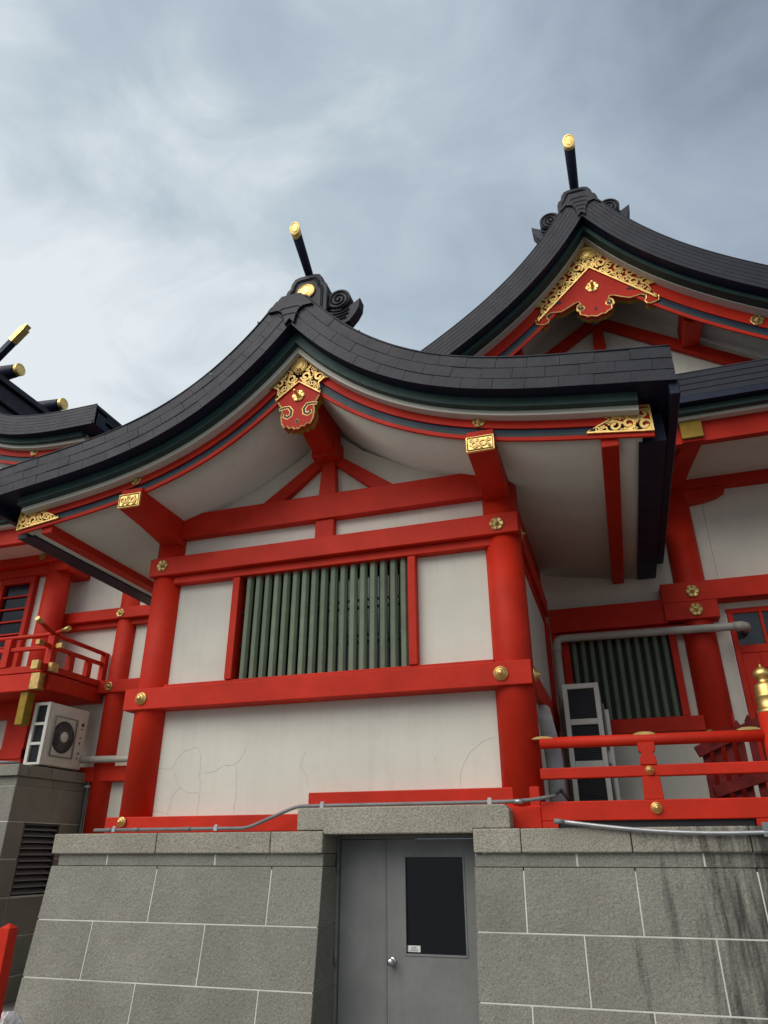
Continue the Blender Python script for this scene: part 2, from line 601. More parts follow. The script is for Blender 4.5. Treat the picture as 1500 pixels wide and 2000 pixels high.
# ------------------------------------------------------------------ curved gable roofs
class Prof:
    def __init__(s, tab, deg=4):
        S = np.array([p[0] for p in tab])
        Z = np.array([p[1] for p in tab])
        s.c = np.polyfit(S, Z, deg)
        s.d = np.polyder(s.c)
        s.s1 = float(S.max())
        g = np.linspace(-1.0, s.s1 + 0.6, 700)
        gc = np.clip(g, 0, s.s1)
        m_ = np.polyval(s.d, gc)
        z = np.polyval(s.c, gc) + m_ * (g - gc)
        l = np.sqrt(1 + m_ * m_)
        s.S, s.Z, s.nx, s.nz = g, z, -m_ / l, 1 / l
        s.A = np.concatenate([[0], np.cumsum(np.hypot(np.diff(g), np.diff(z)))])
        s.A -= np.interp(0, g, s.A)

    def off(s, d, grid):
        x, z = s.S + s.nx * d, s.Z + s.nz * d
        o = np.maximum.accumulate(x + np.arange(len(x)) * 1e-9)
        return [(float(a), float(np.interp(a, o, z))) for a in grid]

    def at(s, a, d):
        q = lambda v: float(np.interp(a, s.A, v))
        return q(s.S) + q(s.nx) * d, q(s.Z) + q(s.nz) * d

    def arc(s, x):
        return float(np.interp(x, s.S, s.A))


def side(cx, sg, pts):
    o = [(cx + sg * p[0], p[1]) for p in pts]
    return o if sg > 0 else o[::-1]


def gable(root, cx, pf, Y, T, og, ow, ob, yback, smax, bmax, courses=3, tile=0.0, sides=(-1, 1), gutter=True, ztop=99.0, osof=None):
    for sg in sides:
        gr = np.linspace(0, smax, 44)
        gb = np.linspace(0, bmax, 40)
        ge = np.linspace(0, bmax - 0.10, 40)
        S = lambda d, g: side(cx, sg, [(q[0], min(q[1], ztop)) for q in pf.off(d, g)])
        # roof body
        MB().strip(S(T - .012, gr), S(T - .07, gr), Y['v'] + .03, yback, True).build('roof_covering', 'roof_deck', root)
        MB().strip(S(T - .074, gr), S(0, gr), Y['v'] + .016, Y['g'] + .12).build('verge_underside', 'navy', root)
        g2 = np.linspace(bmax - 0.22, smax - .01, 8)
        MB().strip(S(T - .08, g2), S(0, g2), Y['g'] + .125, yback).build('eave_underside', 'navy', root)
        if gutter:
            ze = pf.off(-ob, [bmax])[0][1]
            xa, xb = sorted((cx + sg * (bmax - .13), cx + sg * (smax - .115)))
            MB().box(xa, xb, Y['b'] + .13, yback - .03, ze + .01, ze + .30).build('eave_box', 'navy', root)
        if gutter:
            g3 = np.linspace(smax - 0.075, smax + .012, 3)
            lo = pf.off(-0.02, g3)
            zt = lo[1][1]
            xa, xb = sorted((cx + sg * (smax - .07), cx + sg * (smax + .015)))
            MB().box(xa, xb, Y['v'] + .05, yback - .02, zt - .10, zt + .06).build('eave_fascia', 'navy', root, .008)
        # shingle courses on the verge face
        for k in range(courses):
            d1 = T - k * T / courses - .002
            d0 = T - (k + 1) * T / courses + .002
            if tile <= 0:
                MB().strip(S(d1, gr), S(d0, gr), Y['v'] + .002 * k, Y['v'] + .06).build('shingle_course', 'roof', root)
                continue
            a0, a1 = pf.arc(-.10), pf.arc(smax)
            edges = [a0]
            x = a0 + tile * (0.5 if k % 2 else 0.92)
            while x < a1 - .08:
                edges.append(x)
                x += tile
            edges.append(a1)
            for j in range(len(edges) - 1):
                ts = np.linspace(edges[j] + .002, edges[j + 1] - .002, 4)
                tp = [pf.at(t, d1) for t in ts]
                bt = [pf.at(t, d0) for t in ts]
                if max(p[0] for p in tp + bt) < 0.02:
                    continue
                lim = lambda q: [(min(max(p[0], .003), smax), min(p[1], ztop)) for p in q]
                yy = Y['v'] + .003 * k + random.uniform(0, .005)
                MB().strip(side(cx, sg, lim(tp)), side(cx, sg, lim(bt)), yy, Y['v'] + .05).build('roof_shingle', 'roof', root)
        cap = [(p[0], Y['v'] + .004, p[1]) for p in S(T + .006, np.linspace(.10, smax, 44))]
        MB().tube(cap, .011, 6).build('verge_cap', 'roof', root)
        # painted boards below the verge, each set deeper
        MB().strip(S(.012, ge), S(-og, ge), Y['g'], Y['w'] + .02).build('green_fascia', 'green_board', root)
        MB().strip(S(-.004, ge), S(-ow, ge), Y['w'], Y['b'] + .03).build('white_fascia', 'plaster', root)
        h = ob - ow * .5
        b0 = ow * .5
        f1, f2, f3 = .55, .72, .87
        MB().strip(S(-.02, gb), S(-b0 - h * f1, gb), Y['b'], Y['b'] + .11).build('bargeboard', 'red', root)
        MB().strip(S(-b0 - h * f1 + .004, gb), S(-b0 - h * f2, gb), Y['b'] + .022, Y['b'] + .10).build('blue_moulding', 'blue_strip', root)
        MB().strip(S(-b0 - h * f2, gb), S(-b0 - h * f3, gb), Y['b'] + .012, Y['b'] + .10).build('teal_moulding', 'teal_strip', root)
        MB().strip(S(-b0 - h * f3 + .002, gb), S(-ob, gb), Y['b'] + .006, Y['b'] + .034).build('lower_bargeboard', 'red', root)
        so = ob - .012 if osof is None else osof
        MB().strip(S(-so + .058, ge), S(-so, ge), Y['b'] + (.0345 if osof is None else .115), yback, True).build('soffit', 'plaster', root)


def ridge_ornament(root, cx, y, zb, k=1.0, disc=True, ridge_to=10.0):
    """onigawara block with side scrolls and a pole with gilt end standing on it; zb = height of its foot"""
    P = lambda pts: [(cx + a * k, zb + b * k) for a, b in pts]
    o = [(-.27, 0), (-.27, .36), (-.25, .42), (-.215, .45), (-.20, .52), (-.16, .585), (-.10, .605), (.10, .605), (.16, .585), (.20, .52), (.215, .45), (.25, .42), (.27, .36), (.27, 0)]
    oo = MB().prism(P(o), y, y + .42 * k).build('ridge_block', 'roof', root, .012 * k, 2)
    i = [(a * .78, .03 + b * .84) for a, b in o]
    i2 = [(a * .70, .03 + b * .80) for a, b in o]
    mb = MB()
    mb.ribbon(P(i) + [P(i)[0]], .012 * k, y - .001, .012 * k)
    mb.ribbon(P(i2) + [P(i2)[0]], .007 * k, y - .001, .008 * k)
    mb.build('moulding', 'roof', oo)
    if disc:
        cb = MB()
        crest(cb, cx, y - .004, zb + .34 * k, .115 * k)
        cb.build('gilt_crest', 'gold', root)
    for sg in (-1, 1):
        sq = lambda a: a
        Q = lambda pts: [(cx + sg * sq(a) * k, zb + b * k) for a, b in pts]
        mb = MB()
        disc_ = [(.39 + .145 * math.cos(t), .17 + .145 * math.sin(t)) for t in np.linspace(0, 2 * math.pi, 28)[:-1]]
        mb.prism(Q(disc_), y + .05 * k, y + .24 * k)
        horn = [(.28, .05), (.46, .02), (.55, .06), (.655, .13), (.645, .0), (.60, -.09), (.53, -.18), (.42, -.22), (.28, -.20)]
        mb.prism(Q(horn), y + .06 * k, y + .20 * k)
        tail = [(.25, -.05), (.42, -.2), (.49, -.25), (.53, -.33), (.59, -.37), (.65, -.33), (.68, -.45), (.69, -.62), (.25, -.62)]
        mb.prism(Q(tail), y + .07 * k, y + .19 * k)
        sc = mb.build('scroll', 'roof', root, .006 * k)
        rb = MB()
        rb.ribbon([(cx + sg * (sq(a) * k), zb + b * k) for a, b in spiral(.39, .17, .135, .012, -2.4, 2.5, 44)], .011 * k, y + .049 * k, .016 * k)
        for q in range(4):
            rr = .18 + .042 * q
            rb.ribbon([(cx + sg * sq(.39 + rr * math.cos(t)) * k, zb + (.17 + rr * math.sin(t)) * k) for t in np.linspace(-2.25 + .05 * q, -.75 - .16 * q, 16)], .011 * k, y + .059 * k, .016 * k)
        rb.build('relief', 'roof', sc)
    MB().box(cx - .20 * k, cx + .20 * k, y + .4 * k, ridge_to, zb - .1, zb + .40 * k).build('ridge', 'roof_deck', root, .02)


def pole(root, a, b, r, cap_r):
    """round pole whose gilt end is cut steeply, so that the disc faces forward and down"""
    a, b = Vector(a), Vector(b)
    d = (b - a).normalized()
    L = (b - a).length
    n_ = Vector((0, -1, -.20)).normalized()
    u = Vector((1, 0, 0))
    w = d.cross(u).normalized()

    def ring(rad, h, cut):
        o = []
        for k in range(24):
            an = 2 * math.pi * k / 24
            p = (u * math.cos(an) + w * math.sin(an)) * rad
            t = -(p.dot(n_)) / d.dot(n_) if cut else 0
            o.append(a + d * (h + t) + p)
        return o

    def skin(mb, rings):
        vs_ = [p for q in rings for p in q]
        fs = [(i * 24 + k, i * 24 + (k + 1) % 24, (i + 1) * 24 + (k + 1) % 24, (i + 1) * 24 + k) for i in range(len(rings) - 1) for k in range(24)]
        fs += [tuple(range(23, -1, -1)), tuple((len(rings) - 1) * 24 + k for k in range(24))]
        return mb.add(vs_, fs, False)

    m1 = skin(MB(), [ring(r * .86, 0, False), ring(r, L * .4, False), ring(cap_r * .96, L - .06, True)])
    m1.sm = [True] * (len(m1.sm) - 2) + [False, False]
    po = m1.build('ridge_pole', 'navy', root)
    skin(MB(), [ring(cap_r, L - .058, True), ring(cap_r * 1.04, L, True), ring(cap_r * .86, L + .006, True), ring(cap_r * .80, L - .002, True), ring(cap_r * .70, L - .002, True), ring(cap_r * .60, L + .006, True), ring(.01, L + .008, True)]).build('gilt_end', 'gold', po)


def apex_plate(root, cx, y, pts):
    full = [(cx + a, b) for a, b in pts] + [(cx - a, b) for a, b in pts[::-1] if a > 0.001]
    p = MB().prism(full, y, y + .05).build('apex_plate', 'roof', root, .004)
    return p


# ================================================================== setting
gr = MB().box(-400, 400, -400, 400, -.3, 0).build('ground', 'asphalt')
gr['kind'] = 'structure'

# ================================================================== granite base with service door
BASE = thing('stone_base', 'granite block base of the front pavilion, around the grey metal door', 'stone base', (-2.0, 6.3, 0))
YB = lambda z: 6.345 - .128 * (1.69 - z)
G = .0045


def block(root, x0, x1, z0, z1, yb=6.78, name='granite_block', mat='granite', xl=None, xr=None, prouder=0.0):
    """battered block; xl / xr shift the lower edge of the ends"""
    y1, y0 = YB(z1) - prouder, YB(z0) - prouder
    vs_ = [(x0, y0, z0), (x1, y0, z0), (x1, yb, z0), (x0, yb, z0), (x0, y1, z1), (x1, y1, z1), (x1, yb, z1), (x0, yb, z1)]
    return MB().hexa(vs_).build(name, mat, root, .0035, 1)


XL, JL, JR, XR = -5.435, -2.58, -1.25, 3.2
rows = [(1.146, 1.597), (.698, 1.146), (.248, .698), (-.02, .248)]
lj = [[-4.235, -3.065], [-4.81, -3.645], [-4.235, -3.065], [-4.81, -3.645]]
rj = [[-.857, -.010, .84, 1.69, 2.54], [-.437, .475, 1.32, 2.17], [-.857, -.015, .84, 1.69, 2.54], [-.437, .475, 1.32, 2.17]]
for (z0, z1), a, b in zip(rows, lj, rj):
    e = [XL] + a + [JL]
    for i in range(len(e) - 1):
        block(BASE, e[i] + G, e[i + 1] - (G if i < len(e) - 2 else 0), z0 + G, z1 - G)
    e = [JR] + b + [XR]
    for i in range(len(e) - 1):
        block(BASE, e[i] + (G if i else 0), e[i + 1] - G, z0 + G, z1 - G)
for e in ([XL + .06, -4.815, -3.65, JL - .002], [JR + .002, -.435, .495, 1.4, 2.3, XR]):
    for i in range(len(e) - 1):
        x0, x1 = e[i] + (G if i else 0), e[i + 1] - G
        MB().box(x0, x1, 6.352, 6.78, 1.596, 1.697).build('frieze_block', 'granite', BASE, .005)
for e in ([XL - .01, -4.27, -3.087, JL], [JR, -.857, -.006, .84, 1.7, 2.5, XR]):
    for i in range(len(e) - 1):
        MB().box(e[i] + G * .7, e[i + 1] - G * .7, 6.315 + random.uniform(-.003, .003), 6.80, 1.70, 1.878 + random.uniform(-.003, .002)).build('coping_stone', 'granite_coping', BASE, .010, 2)
# light joints behind the blocks
mj = MB()
for x0, x1 in ((XL + .02, JL - .012), (JR + .012, XR - .02)):
    vs_ = [(x0, YB(-.02) + .003, -.02), (x1, YB(-.02) + .003, -.02), (x1, 6.79, -.02), (x0, 6.79, -.02), (x0, YB(1.57) + .003, 1.57), (x1, YB(1.57) + .003, 1.57), (x1, 6.79, 1.57), (x0, 6.79, 1.57)]
    mj.hexa(vs_)
    mj.box(x0 + .05, x1 - .05, 6.354, 6.79, 1.602, 1.699)
mj.build('mortar_joint', 'mortar', BASE)
MB().prism([(-2.84, 1.882), (-2.585, 1.882), (-2.585, 1.848), (-1.245, 1.848), (-1.245, 1.882), (-.935, 1.882), (-.935, 2.02), (-.975, 2.066), (-2.84, 2.068)], 6.325, 6.70).build('lintel_stone', 'granite_coping', BASE, .012, 2)
MB().box(XL + .1, JL - .02, 6.79, 9.5, 0, 1.86).build('rear_core', 'granite', BASE)
MB().box(JR + .02, XR, 6.79, 9.5, 0, 1.86).build('rear_core', 'granite', BASE)

DOOR = thing('service_door', 'grey painted metal door with a dark window, set in the granite base', 'door', (-1.9, 6.7, 0))
beam(DOOR, -2.58, -2.555, 6.655, 6.79, 0, 1.846, 'door_frame', 'door_paint', .003)
beam(DOOR, -2.553, -1.25, 6.66, 6.79, 1.815, 1.846, 'door_frame', 'door_paint', .003)
fx = MB().box(-2.551, -2.125, 6.690, 6.745, 0, 1.812).build('side_panel', 'door_paint', DOOR, .004)
dl = MB()
dl.box(-2.108, -1.945, 6.682, 6.735, 0, 1.812)
dl.box(-1.945, -1.415, 6.682, 6.735, 1.676, 1.812)
dl.box(-1.945, -1.415, 6.682, 6.735, 0, .930)
dl.box(-1.415, -1.255, 6.682, 6.735, 0, 1.812)
leaf = MB()
leaf.prism([(-2.108, 0), (-1.255, 0), (-1.255, 1.812), (-2.108, 1.812)], 6.7302, 6.745)
o_ = dl.build('door_leaf', 'door_paint', DOOR)
MB().box(-2.123, -2.110, 6.676, 6.72, 0, 1.812).build('meeting_strip', 'door_paint', DOOR, .002)
wb = MB()
for a in ((-1.953, -1.407, .922, .938), (-1.953, -1.407, 1.668, 1.684), (-1.953, -1.937, .938, 1.668), (-1.423, -1.407, .938, 1.668)):
    wb.box(a[0], a[1], 6.676, 6.70, a[2], a[3])
wb.build('window_bead', 'door_paint', o_, .002)
wp = MB().box(-1.94, -1.42, 6.700, 6.706, .935, 1.672).build('window_pane', 'glass_dark', o_)
st = MB().box(-1.930, -1.820, 6.6975, 6.699, .950, .996).build('sticker', 'sticker', o_)
lb = MB()
for q, (w0, w1) in enumerate(((.30, .70), (.25, .75), (.18, .82))):
    zz = .986 - q * .012
    x = -1.930 + .11 * w0
    while x < -1.930 + .11 * w1:
        lb.box(x, x + .0045, 6.6968, 6.6972, zz - .006, zz)
        x += .0065
lb.build('sticker_print', 'ink', o_)
kb = MB().lathe([(.035, 0), (.035, .008), (.027, .012), (.014, .016), (.014, .034), (.026, .046), (.031, .060), (.028, .074), (.015, .080), (.001, .081)], (-2.06, 6.682, .878), (0, -1, 0), 24).build('door_knob', 'steel', DOOR)
for z in (.89, 1.60, .25):
    MB().lathe([(.011, -.06), (.011, .06)], (-2.562, 6.648, z), (0, 0, 1), 10).build('hinge', 'door_paint', DOOR)

# ================================================================== front pavilion
PAV = thing('front_pavilion', 'nearest red and white shrine pavilion, green lattice window under a curved gable', 'building', (-2.8, 6.7, 1.88))
CX = -2.8
LXc, RXc, YC, RC = -4.795, -.855, 6.72, .185
for x in (LXc, RXc):
    column(PAV, x, YC, RC, 1.88, 5.2)
MB().box(-4.8, -.95, 7.2, 9.5, 1.88, 5.0).build('inner_core', 'interior', PAV)
# plaster infill
pl_lo = MB().box(LXc, RXc, 6.70, 6.79, 2.03, 3.10).build('plaster_panel', 'plaster', PAV, label='cracked white lower wall panel')
MB().box(LXc, -3.83, 6.68, 6.78, 3.30, 4.56).build('plaster_panel', 'plaster', PAV)
MB().box(-1.79, RXc, 6.68, 6.78, 3.30, 4.56).build('plaster_panel', 'plaster', PAV)
MB().box(LXc, -2.80, 6.68, 6.78, 4.80, 5.14).build('plaster_panel', 'plaster', PAV)
MB().box(-2.797, RXc, 6.68, 6.78, 4.80, 5.14).build('plaster_panel', 'plaster', PAV)
cracks = [[(-4.66, 2.50), (-4.50, 2.49), (-4.44, 2.50), (-4.36, 2.35), (-4.33, 2.30), (-4.24, 2.26), (-4.10, 2.25)], [(-4.44, 2.50), (-4.40, 2.60), (-4.33, 2.66), (-4.18, 2.70), (-4.13, 2.62), (-4.11, 2.40), (-4.09, 2.26), (-4.10, 2.05)],
          [(-4.33, 2.30), (-4.41, 2.22), (-4.44, 2.05)], [(-4.70, 2.10), (-4.55, 2.08), (-4.44, 2.06)], [(-3.85, 2.51), (-3.74, 2.50), (-3.68, 2.54), (-3.60, 2.66)], [(-3.70, 2.51), (-3.69, 2.35), (-3.68, 2.22), (-3.69, 2.05)],
          [(-1.07, 2.66), (-1.20, 2.62), (-1.32, 2.52), (-1.40, 2.38), (-1.42, 2.24)], [(-3.0, 2.48), (-2.93, 2.38), (-2.92, 2.28)], [(-4.05, 2.44), (-3.92, 2.46), (-3.86, 2.50)], [(-1.62, 2.44), (-1.66, 2.52)], [(-2.95, 2.60), (-3.0, 2.48)]]
ck = MB()
rng = random.Random(5)
for c in cracks:
    pts = []
    for i in range(len(c) - 1):
        for t in np.linspace(0, 1, 5)[:-1]:
            pts.append((c[i][0] + (c[i + 1][0] - c[i][0]) * t + rng.uniform(-.006, .006), c[i][1] + (c[i + 1][1] - c[i][1]) * t + rng.uniform(-.006, .006)))
    pts.append(c[-1])
    ck.ribbon(pts, [rng.uniform(.0010, .0030) for _ in pts], 6.6995, .0012)
ck.build('crack', 'crack', pl_lo)
# beams
YF = 6.50
beam(PAV, -5.02, -.665, YF, 6.94, 3.078, 3.300, 'tie_beam')
beam(PAV, -4.62, -1.02, 6.60, 6.78, 3.301, 3.350, 'window_sill_rail')
beam(PAV, -4.95, -.665, YF, 6.94, 4.592, 4.812, 'tie_beam')
beam(PAV, -4.65, -.84, 6.575, 6.80, 4.500, 4.589, 'head_rail')
beam(PAV, -5.04, -2.842, 6.53, 6.86, 1.882, 2.030, 'ground_sill')
beam(PAV, -2.838, -.70, 6.55, 6.86, 1.95, 2.212, 'ground_sill')
MB().box(-1.04, -.695, 6.535, 6.86, 1.882, 2.06).build('ground_sill', 'red', PAV, .008)
# lattice window
for x in (-3.88, -1.845):
    beam(PAV, x - (0 if x < -3 else 0), x + .085, 6.585, 6.78, 3.352, 4.498, 'window_jamb')
MB().box(-3.80, -1.84, 6.83, 6.86, 3.32, 4.55).build('window_backing', 'glass_dark', PAV)
MB().box(-3.80, -1.84, 6.70, 6.72, 3.72, 3.745).build('lattice_crossbar', 'black', PAV)
MB().box(-3.80, -1.84, 6.70, 6.72, 4.10, 4.125).build('lattice_crossbar', 'black', PAV)
nb = 17
x0, x1 = -3.70, -1.905
for i in range(nb):
    x = x0 + (x1 - x0) * i / (nb - 1)
    w = .041
    oct_ = [(x - w, 6.662), (x - w * .52, 6.63), (x + w * .52, 6.63), (x + w, 6.662), (x + w, 6.685), (x + w * .4, 6.70), (x - w * .4, 6.70), (x - w, 6.685)]
    MB().prism(oct_, 3.345, 4.52, 'Z').build('lattice_bar', 'lattice', PAV, .003)
# gable truss
MB().prism([(-4.70, 5.10), (-.90, 5.10), (-.90, 5.45), (-1.8, 5.60), (-2.4, 5.95), (-2.8, 6.30), (-3.2, 5.95), (-3.8, 5.60), (-4.70, 5.45)], 6.70, 6.78).build('gable_panel', 'plaster', PAV)
beam(PAV, -4.93, -.735, 6.57, 6.80, 5.070, 5.375, 'cross_beam')
MB().prism([(-2.89, 5.36), (-2.865, 5.72), (-2.86, 5.95), (-2.70, 5.95), (-2.70, 5.72), (-2.675, 5.36)], 6.60, 6.76).build('king_post', 'red', PAV, .006)
beam(PAV, -2.915, -2.69, 6.60, 6.78, 4.79, 5.069, 'post')
for sg in (-1, 1):
    q = [(CX + sg * .055, 5.80), (CX + sg * .055, 5.945), (CX + sg * .83, 5.374), (CX + sg * .56, 5.374)]
    MB().prism(q, 6.615, 6.75).build('strut', 'red', PAV, .006)
# ridge purlin with boat-shaped bracket
MB().prism([(5.80, 6.02), (6.05, 5.93), (6.30, 5.86), (6.66, 5.84), (6.66, 6.30), (5.80, 6.30)], -2.90, -2.66, 'X').build('ridge_purlin', 'red', PAV, .008)
beam(PAV, -2.93, -2.63, 6.44, 6.70, 5.80, 6.02, 'bracket')
for sg, xc in ((-1, -4.745), (1, -.865)):
    pu = MB().prism([(5.72, 5.33), (5.72, 5.10), (5.85, 5.088), (6.1, 5.065), (6.35, 5.03), (6.6, 4.99), (9.55, 4.99), (9.55, 5.33)], xc - .13, xc + .13, 'X').build('purlin', 'red', PAV, .008, 2)
    cp = MB().box(xc - .135, xc + .135, 5.700, 5.73, 5.10, 5.262).build('gilt_cap', 'gold', pu, .003)
    cm = MB()
    cm.ribbon([(xc - .12, 5.115), (xc + .12, 5.115), (xc + .12, 5.247), (xc - .12, 5.247), (xc - .12, 5.115)], .009, 5.699, .008)
    filigree(cm, [(xc - .11, 5.125), (xc + .11, 5.125), (xc + .11, 5.237), (xc - .11, 5.237)], 5.699, 0, .045, .018, 7 + sg)
    cm.build('relief', 'gold_old', pu)
    column(PAV, xc + (.0 if sg > 0 else -.03), 6.74, .15, 4.9, 5.07)
# right-hand side wall
beam(PAV, -.82, -.675, 6.945, 9.50, 3.078, 3.295, 'side_beam')
beam(PAV, -.82, -.675, 6.945, 9.50, 4.592, 4.812, 'side_beam')
beam(PAV, -.85, -.72, 6.945, 9.50, 4.49, 4.589, 'side_beam')
beam(PAV, -.82, -.69, 6.91, 6.98, 3.30, 4.485, 'side_post')
beam(PAV, -.82, -.69, 9.40, 9.50, 1.9, 4.485, 'side_post')
MB().box(-.90, -.74, 6.9, 9.50, 1.88, 5.2).build('side_panel', 'plaster', PAV)
MB().box(-4.92, -4.82, 6.9, 9.50, 1.88, 5.2).build('side_panel', 'plaster', PAV)
# nail covers
for x, z in ((-4.775, 4.712), (-.875, 4.695)):
    rosette(PAV, x, YF, z, .072)
rosette(PAV, -.675, 6.82, 4.69, .068, '+X')
for x, z in ((-4.80, 3.192), (-.945, 3.187)):
    boss(PAV, x, YF, z, .068)
boss(PAV, -.665, 6.66, 3.19, .068, (1, 0, 0))
boss(PAV, -4.83, 6.52, 1.985, .048)

# roof
FRONT = Prof([(0, 6.90), (.3, 6.59), (.37, 6.50), (.62, 6.29), (.75, 6.16), (.88, 6.09), (1.13, 5.91), (1.4, 5.79), (1.53, 5.74), (1.74, 5.69), (2.15, 5.57), (2.21, 5.565), (2.8, 5.45), (3.1, 5.40), (3.5, 5.35), (3.7, 5.33)])
YG = dict(v=5.42, g=5.58, w=5.66, b=5.76)
gable(PAV, CX, FRONT, YG, .345, .090, .140, .350, 9.6, 3.69, 3.47, 3, .305, ztop=7.275)
apex_plate(PAV, CX, 5.395, [(0, 6.735 + .22), (.055, 6.885), (.07, 6.98), (.10, 7.06), (.155, 7.10), (.27, 7.10), (.115, 7.295), (0, 7.295)])
pv = MB()
for i in range(2):
    z = 7.02 + .09 * i
    w = .10 + .045 * i
    pv.ribbon([(CX - w, z - .035), (CX - w * .6, z), (CX + w * .6, z), (CX + w, z - .035)], .005, 5.394, .006)
pv.build('plate_relief', 'roof', PAV)
ridge_ornament(PAV, CX, 5.78, 7.33, 1.0, True, 10.2)
pole(PAV, (CX, 5.95, 7.92), (CX, 5.37, 8.285), .052, .060)
for sg, x0, x1 in ((1, .20, .37), (-1, 0, 0)):
    xa, xb = (CX + sg * 3.015, CX + sg * 3.165)
    z = 4.90 + .03
    MB().box(min(xa, xb), max(xa, xb), 5.80, 9.58, z + .055, z + .18).build('eave_purlin', 'red', PAV, .006)
# gilt fittings on the bargeboard
S_ = lambda d, s: FRONT.off(d, [s])[0]
for sg in (-1, 1):
    s_ = 1.935
    z = S_(-.158, s_)[1]
    rosette(PAV, CX + sg * s_, YG['b'], z, .066)
    poly = [(CX + sg * p[0], p[1]) for p in (S_(-.062, 2.93), S_(-.045, 3.47), S_(-.300, 3.47), S_(-.300, 2.90), S_(-.23, 3.02), S_(-.17, 3.12), S_(-.12, 3.03))]
    fb = MB()
    filigree(fb, poly, YG['b'] - .006, .010, .062, .016, 21 + sg)
    xe = CX + sg * 3.475
    fb.box(min(xe, xe - sg * .018), max(xe, xe - sg * .018), YG['b'] - .012, YG['b'] + .12, S_(-.30, 3.47)[1], S_(-.05, 3.47)[1])
    fb.build('gilt_end_fitting', 'gold', PAV)
# apex: openwork chevron, medallion, pendant
edge_ = [(a, (b - 1.7) * 1.01325 + 1.7 - .018) for a, b in FRONT.off(-.14, [0, .1, .2, .3, .41])]
hc = edge_ + [(.30, 6.335), (.235, 6.28), (.265, 6.145), (0, 6.345)]
chev = [(CX + a, b) for a, b in hc] + [(CX - a, b) for a, b in hc[-2:0:-1]]
fb = MB()
filigree(fb, chev, 5.735, .012, .06, .016, 4, mirror=CX)
crest(fb, CX, 5.735, 6.555, .105)
fb.build('gilt_gable_fitting', 'gold_old', PAV)
half = [(0, 6.40), (.25, 6.20), (.255, 6.13), (.215, 6.07), (.185, 6.02), (.20, 5.93), (.185, 5.84), (.15, 5.775), (.115, 5.79), (.085, 5.755), (.05, 5.765), (.025, 5.735), (0, 5.745)]
pend = [(CX + a, b) for a, b in half] + [(CX - a, b) for a, b in half[::-1] if a > 0]
pd = MB().prism(pend, 5.745, 5.79).build('gable_pendant', 'red', PAV, .004)
pdt = MB().prism([(CX + (a - CX) * .985, 6.0 + (b - 6.0) * .99) for a, b in pend], 5.7905, 5.86).build('pendant_edge', 'yellow', pd)
tr = MB()
lowh = [(.245, 6.13), (.21, 6.07), (.18, 6.02), (.195, 5.93), (.18, 5.84), (.15, 5.783), (.115, 5.797), (.085, 5.763), (.05, 5.773), (.025, 5.743), (0, 5.752)]
curl = [(.225, 6.025), (.16, 6.04), (.105, 6.035), (.072, 5.985), (.08, 5.93), (.12, 5.908), (.152, 5.93), (.142, 5.956)]
for sg in (-1, 1):
    tr.ribbon([(CX + sg * a, b) for a, b in lowh], .009, 5.744, .004)
    tr.ribbon([(CX + sg * a, b) for a, b in curl], [.016, .020, .022, .024, .024, .024, .024, .02], 5.744, .002)
tr.ribbon([(CX, 5.872), (CX + .020, 5.84), (CX, 5.798), (CX - .020, 5.84), (CX, 5.872)], .007, 5.744, .004)
tr.build('gilt_edge', 'gold_old', pd)
for sg in (-1, 1):
    MB().ribbon([(CX + sg * a, b) for a, b in curl], [.008, .011, .013, .014, .014, .014, .014, .012], 5.7415, .001).build('carved_groove', 'black', pd)
MB().prism([(CX, 5.867), (CX + .016, 5.84), (CX, 5.803), (CX - .016, 5.84)], 5.742, 5.7438).build('carved_groove', 'black', pd)
rosette(PAV, CX, 5.744, 6.165, .075, '-Y', .075, 'pendant_rosette', 'gold')

# ================================================================== main hall behind (big gable, rear walls)
HALL = thing('main_hall', 'larger shrine hall behind on the right, tall gable with wide gold openwork fitting', 'building', (.6, 9.8, 1.8))
HX = .6
BIG = Prof([(0, 11.27), (.35, 10.71), (.42, 10.65), (.82, 10.17), (1.14, 9.88), (1.26, 9.76), (1.45, 9.63), (1.79, 9.34), (2.31, 8.96), (3.0, 8.55), (3.7, 8.22), (4.3, 7.98)])
YH = dict(v=9.0, g=9.20, w=9.36, b=9.51)
gable(HALL, HX, BIG, YH, .385, .065, .080, .445, 15.0, 4.2, 3.95, 6, 0.0, ztop=11.74, osof=.13)
apex_plate(HALL, HX, 8.975, [(0, 11.31), (.06, 11.24), (.08, 11.38), (.13, 11.50), (.23, 11.53), (.33, 11.42), (.16, 11.765), (0, 11.765)])
pv = MB()
for i in range(4):
    z = 11.37 + .09 * i
    w = .06 + .028 * i
    pv.ribbon([(HX - w, z - .03), (HX - w * .8, z), (HX + w * .8, z), (HX + w, z - .03)], .006, 8.974, .008)
pv.build('plate_relief', 'roof', HALL)
ridge_ornament(HALL, HX, 9.60, 11.80, 1.30, False, 15.0)
pole(HALL, (HX, 10.05, 12.60), (HX, 9.08, 13.20), .085, .100)
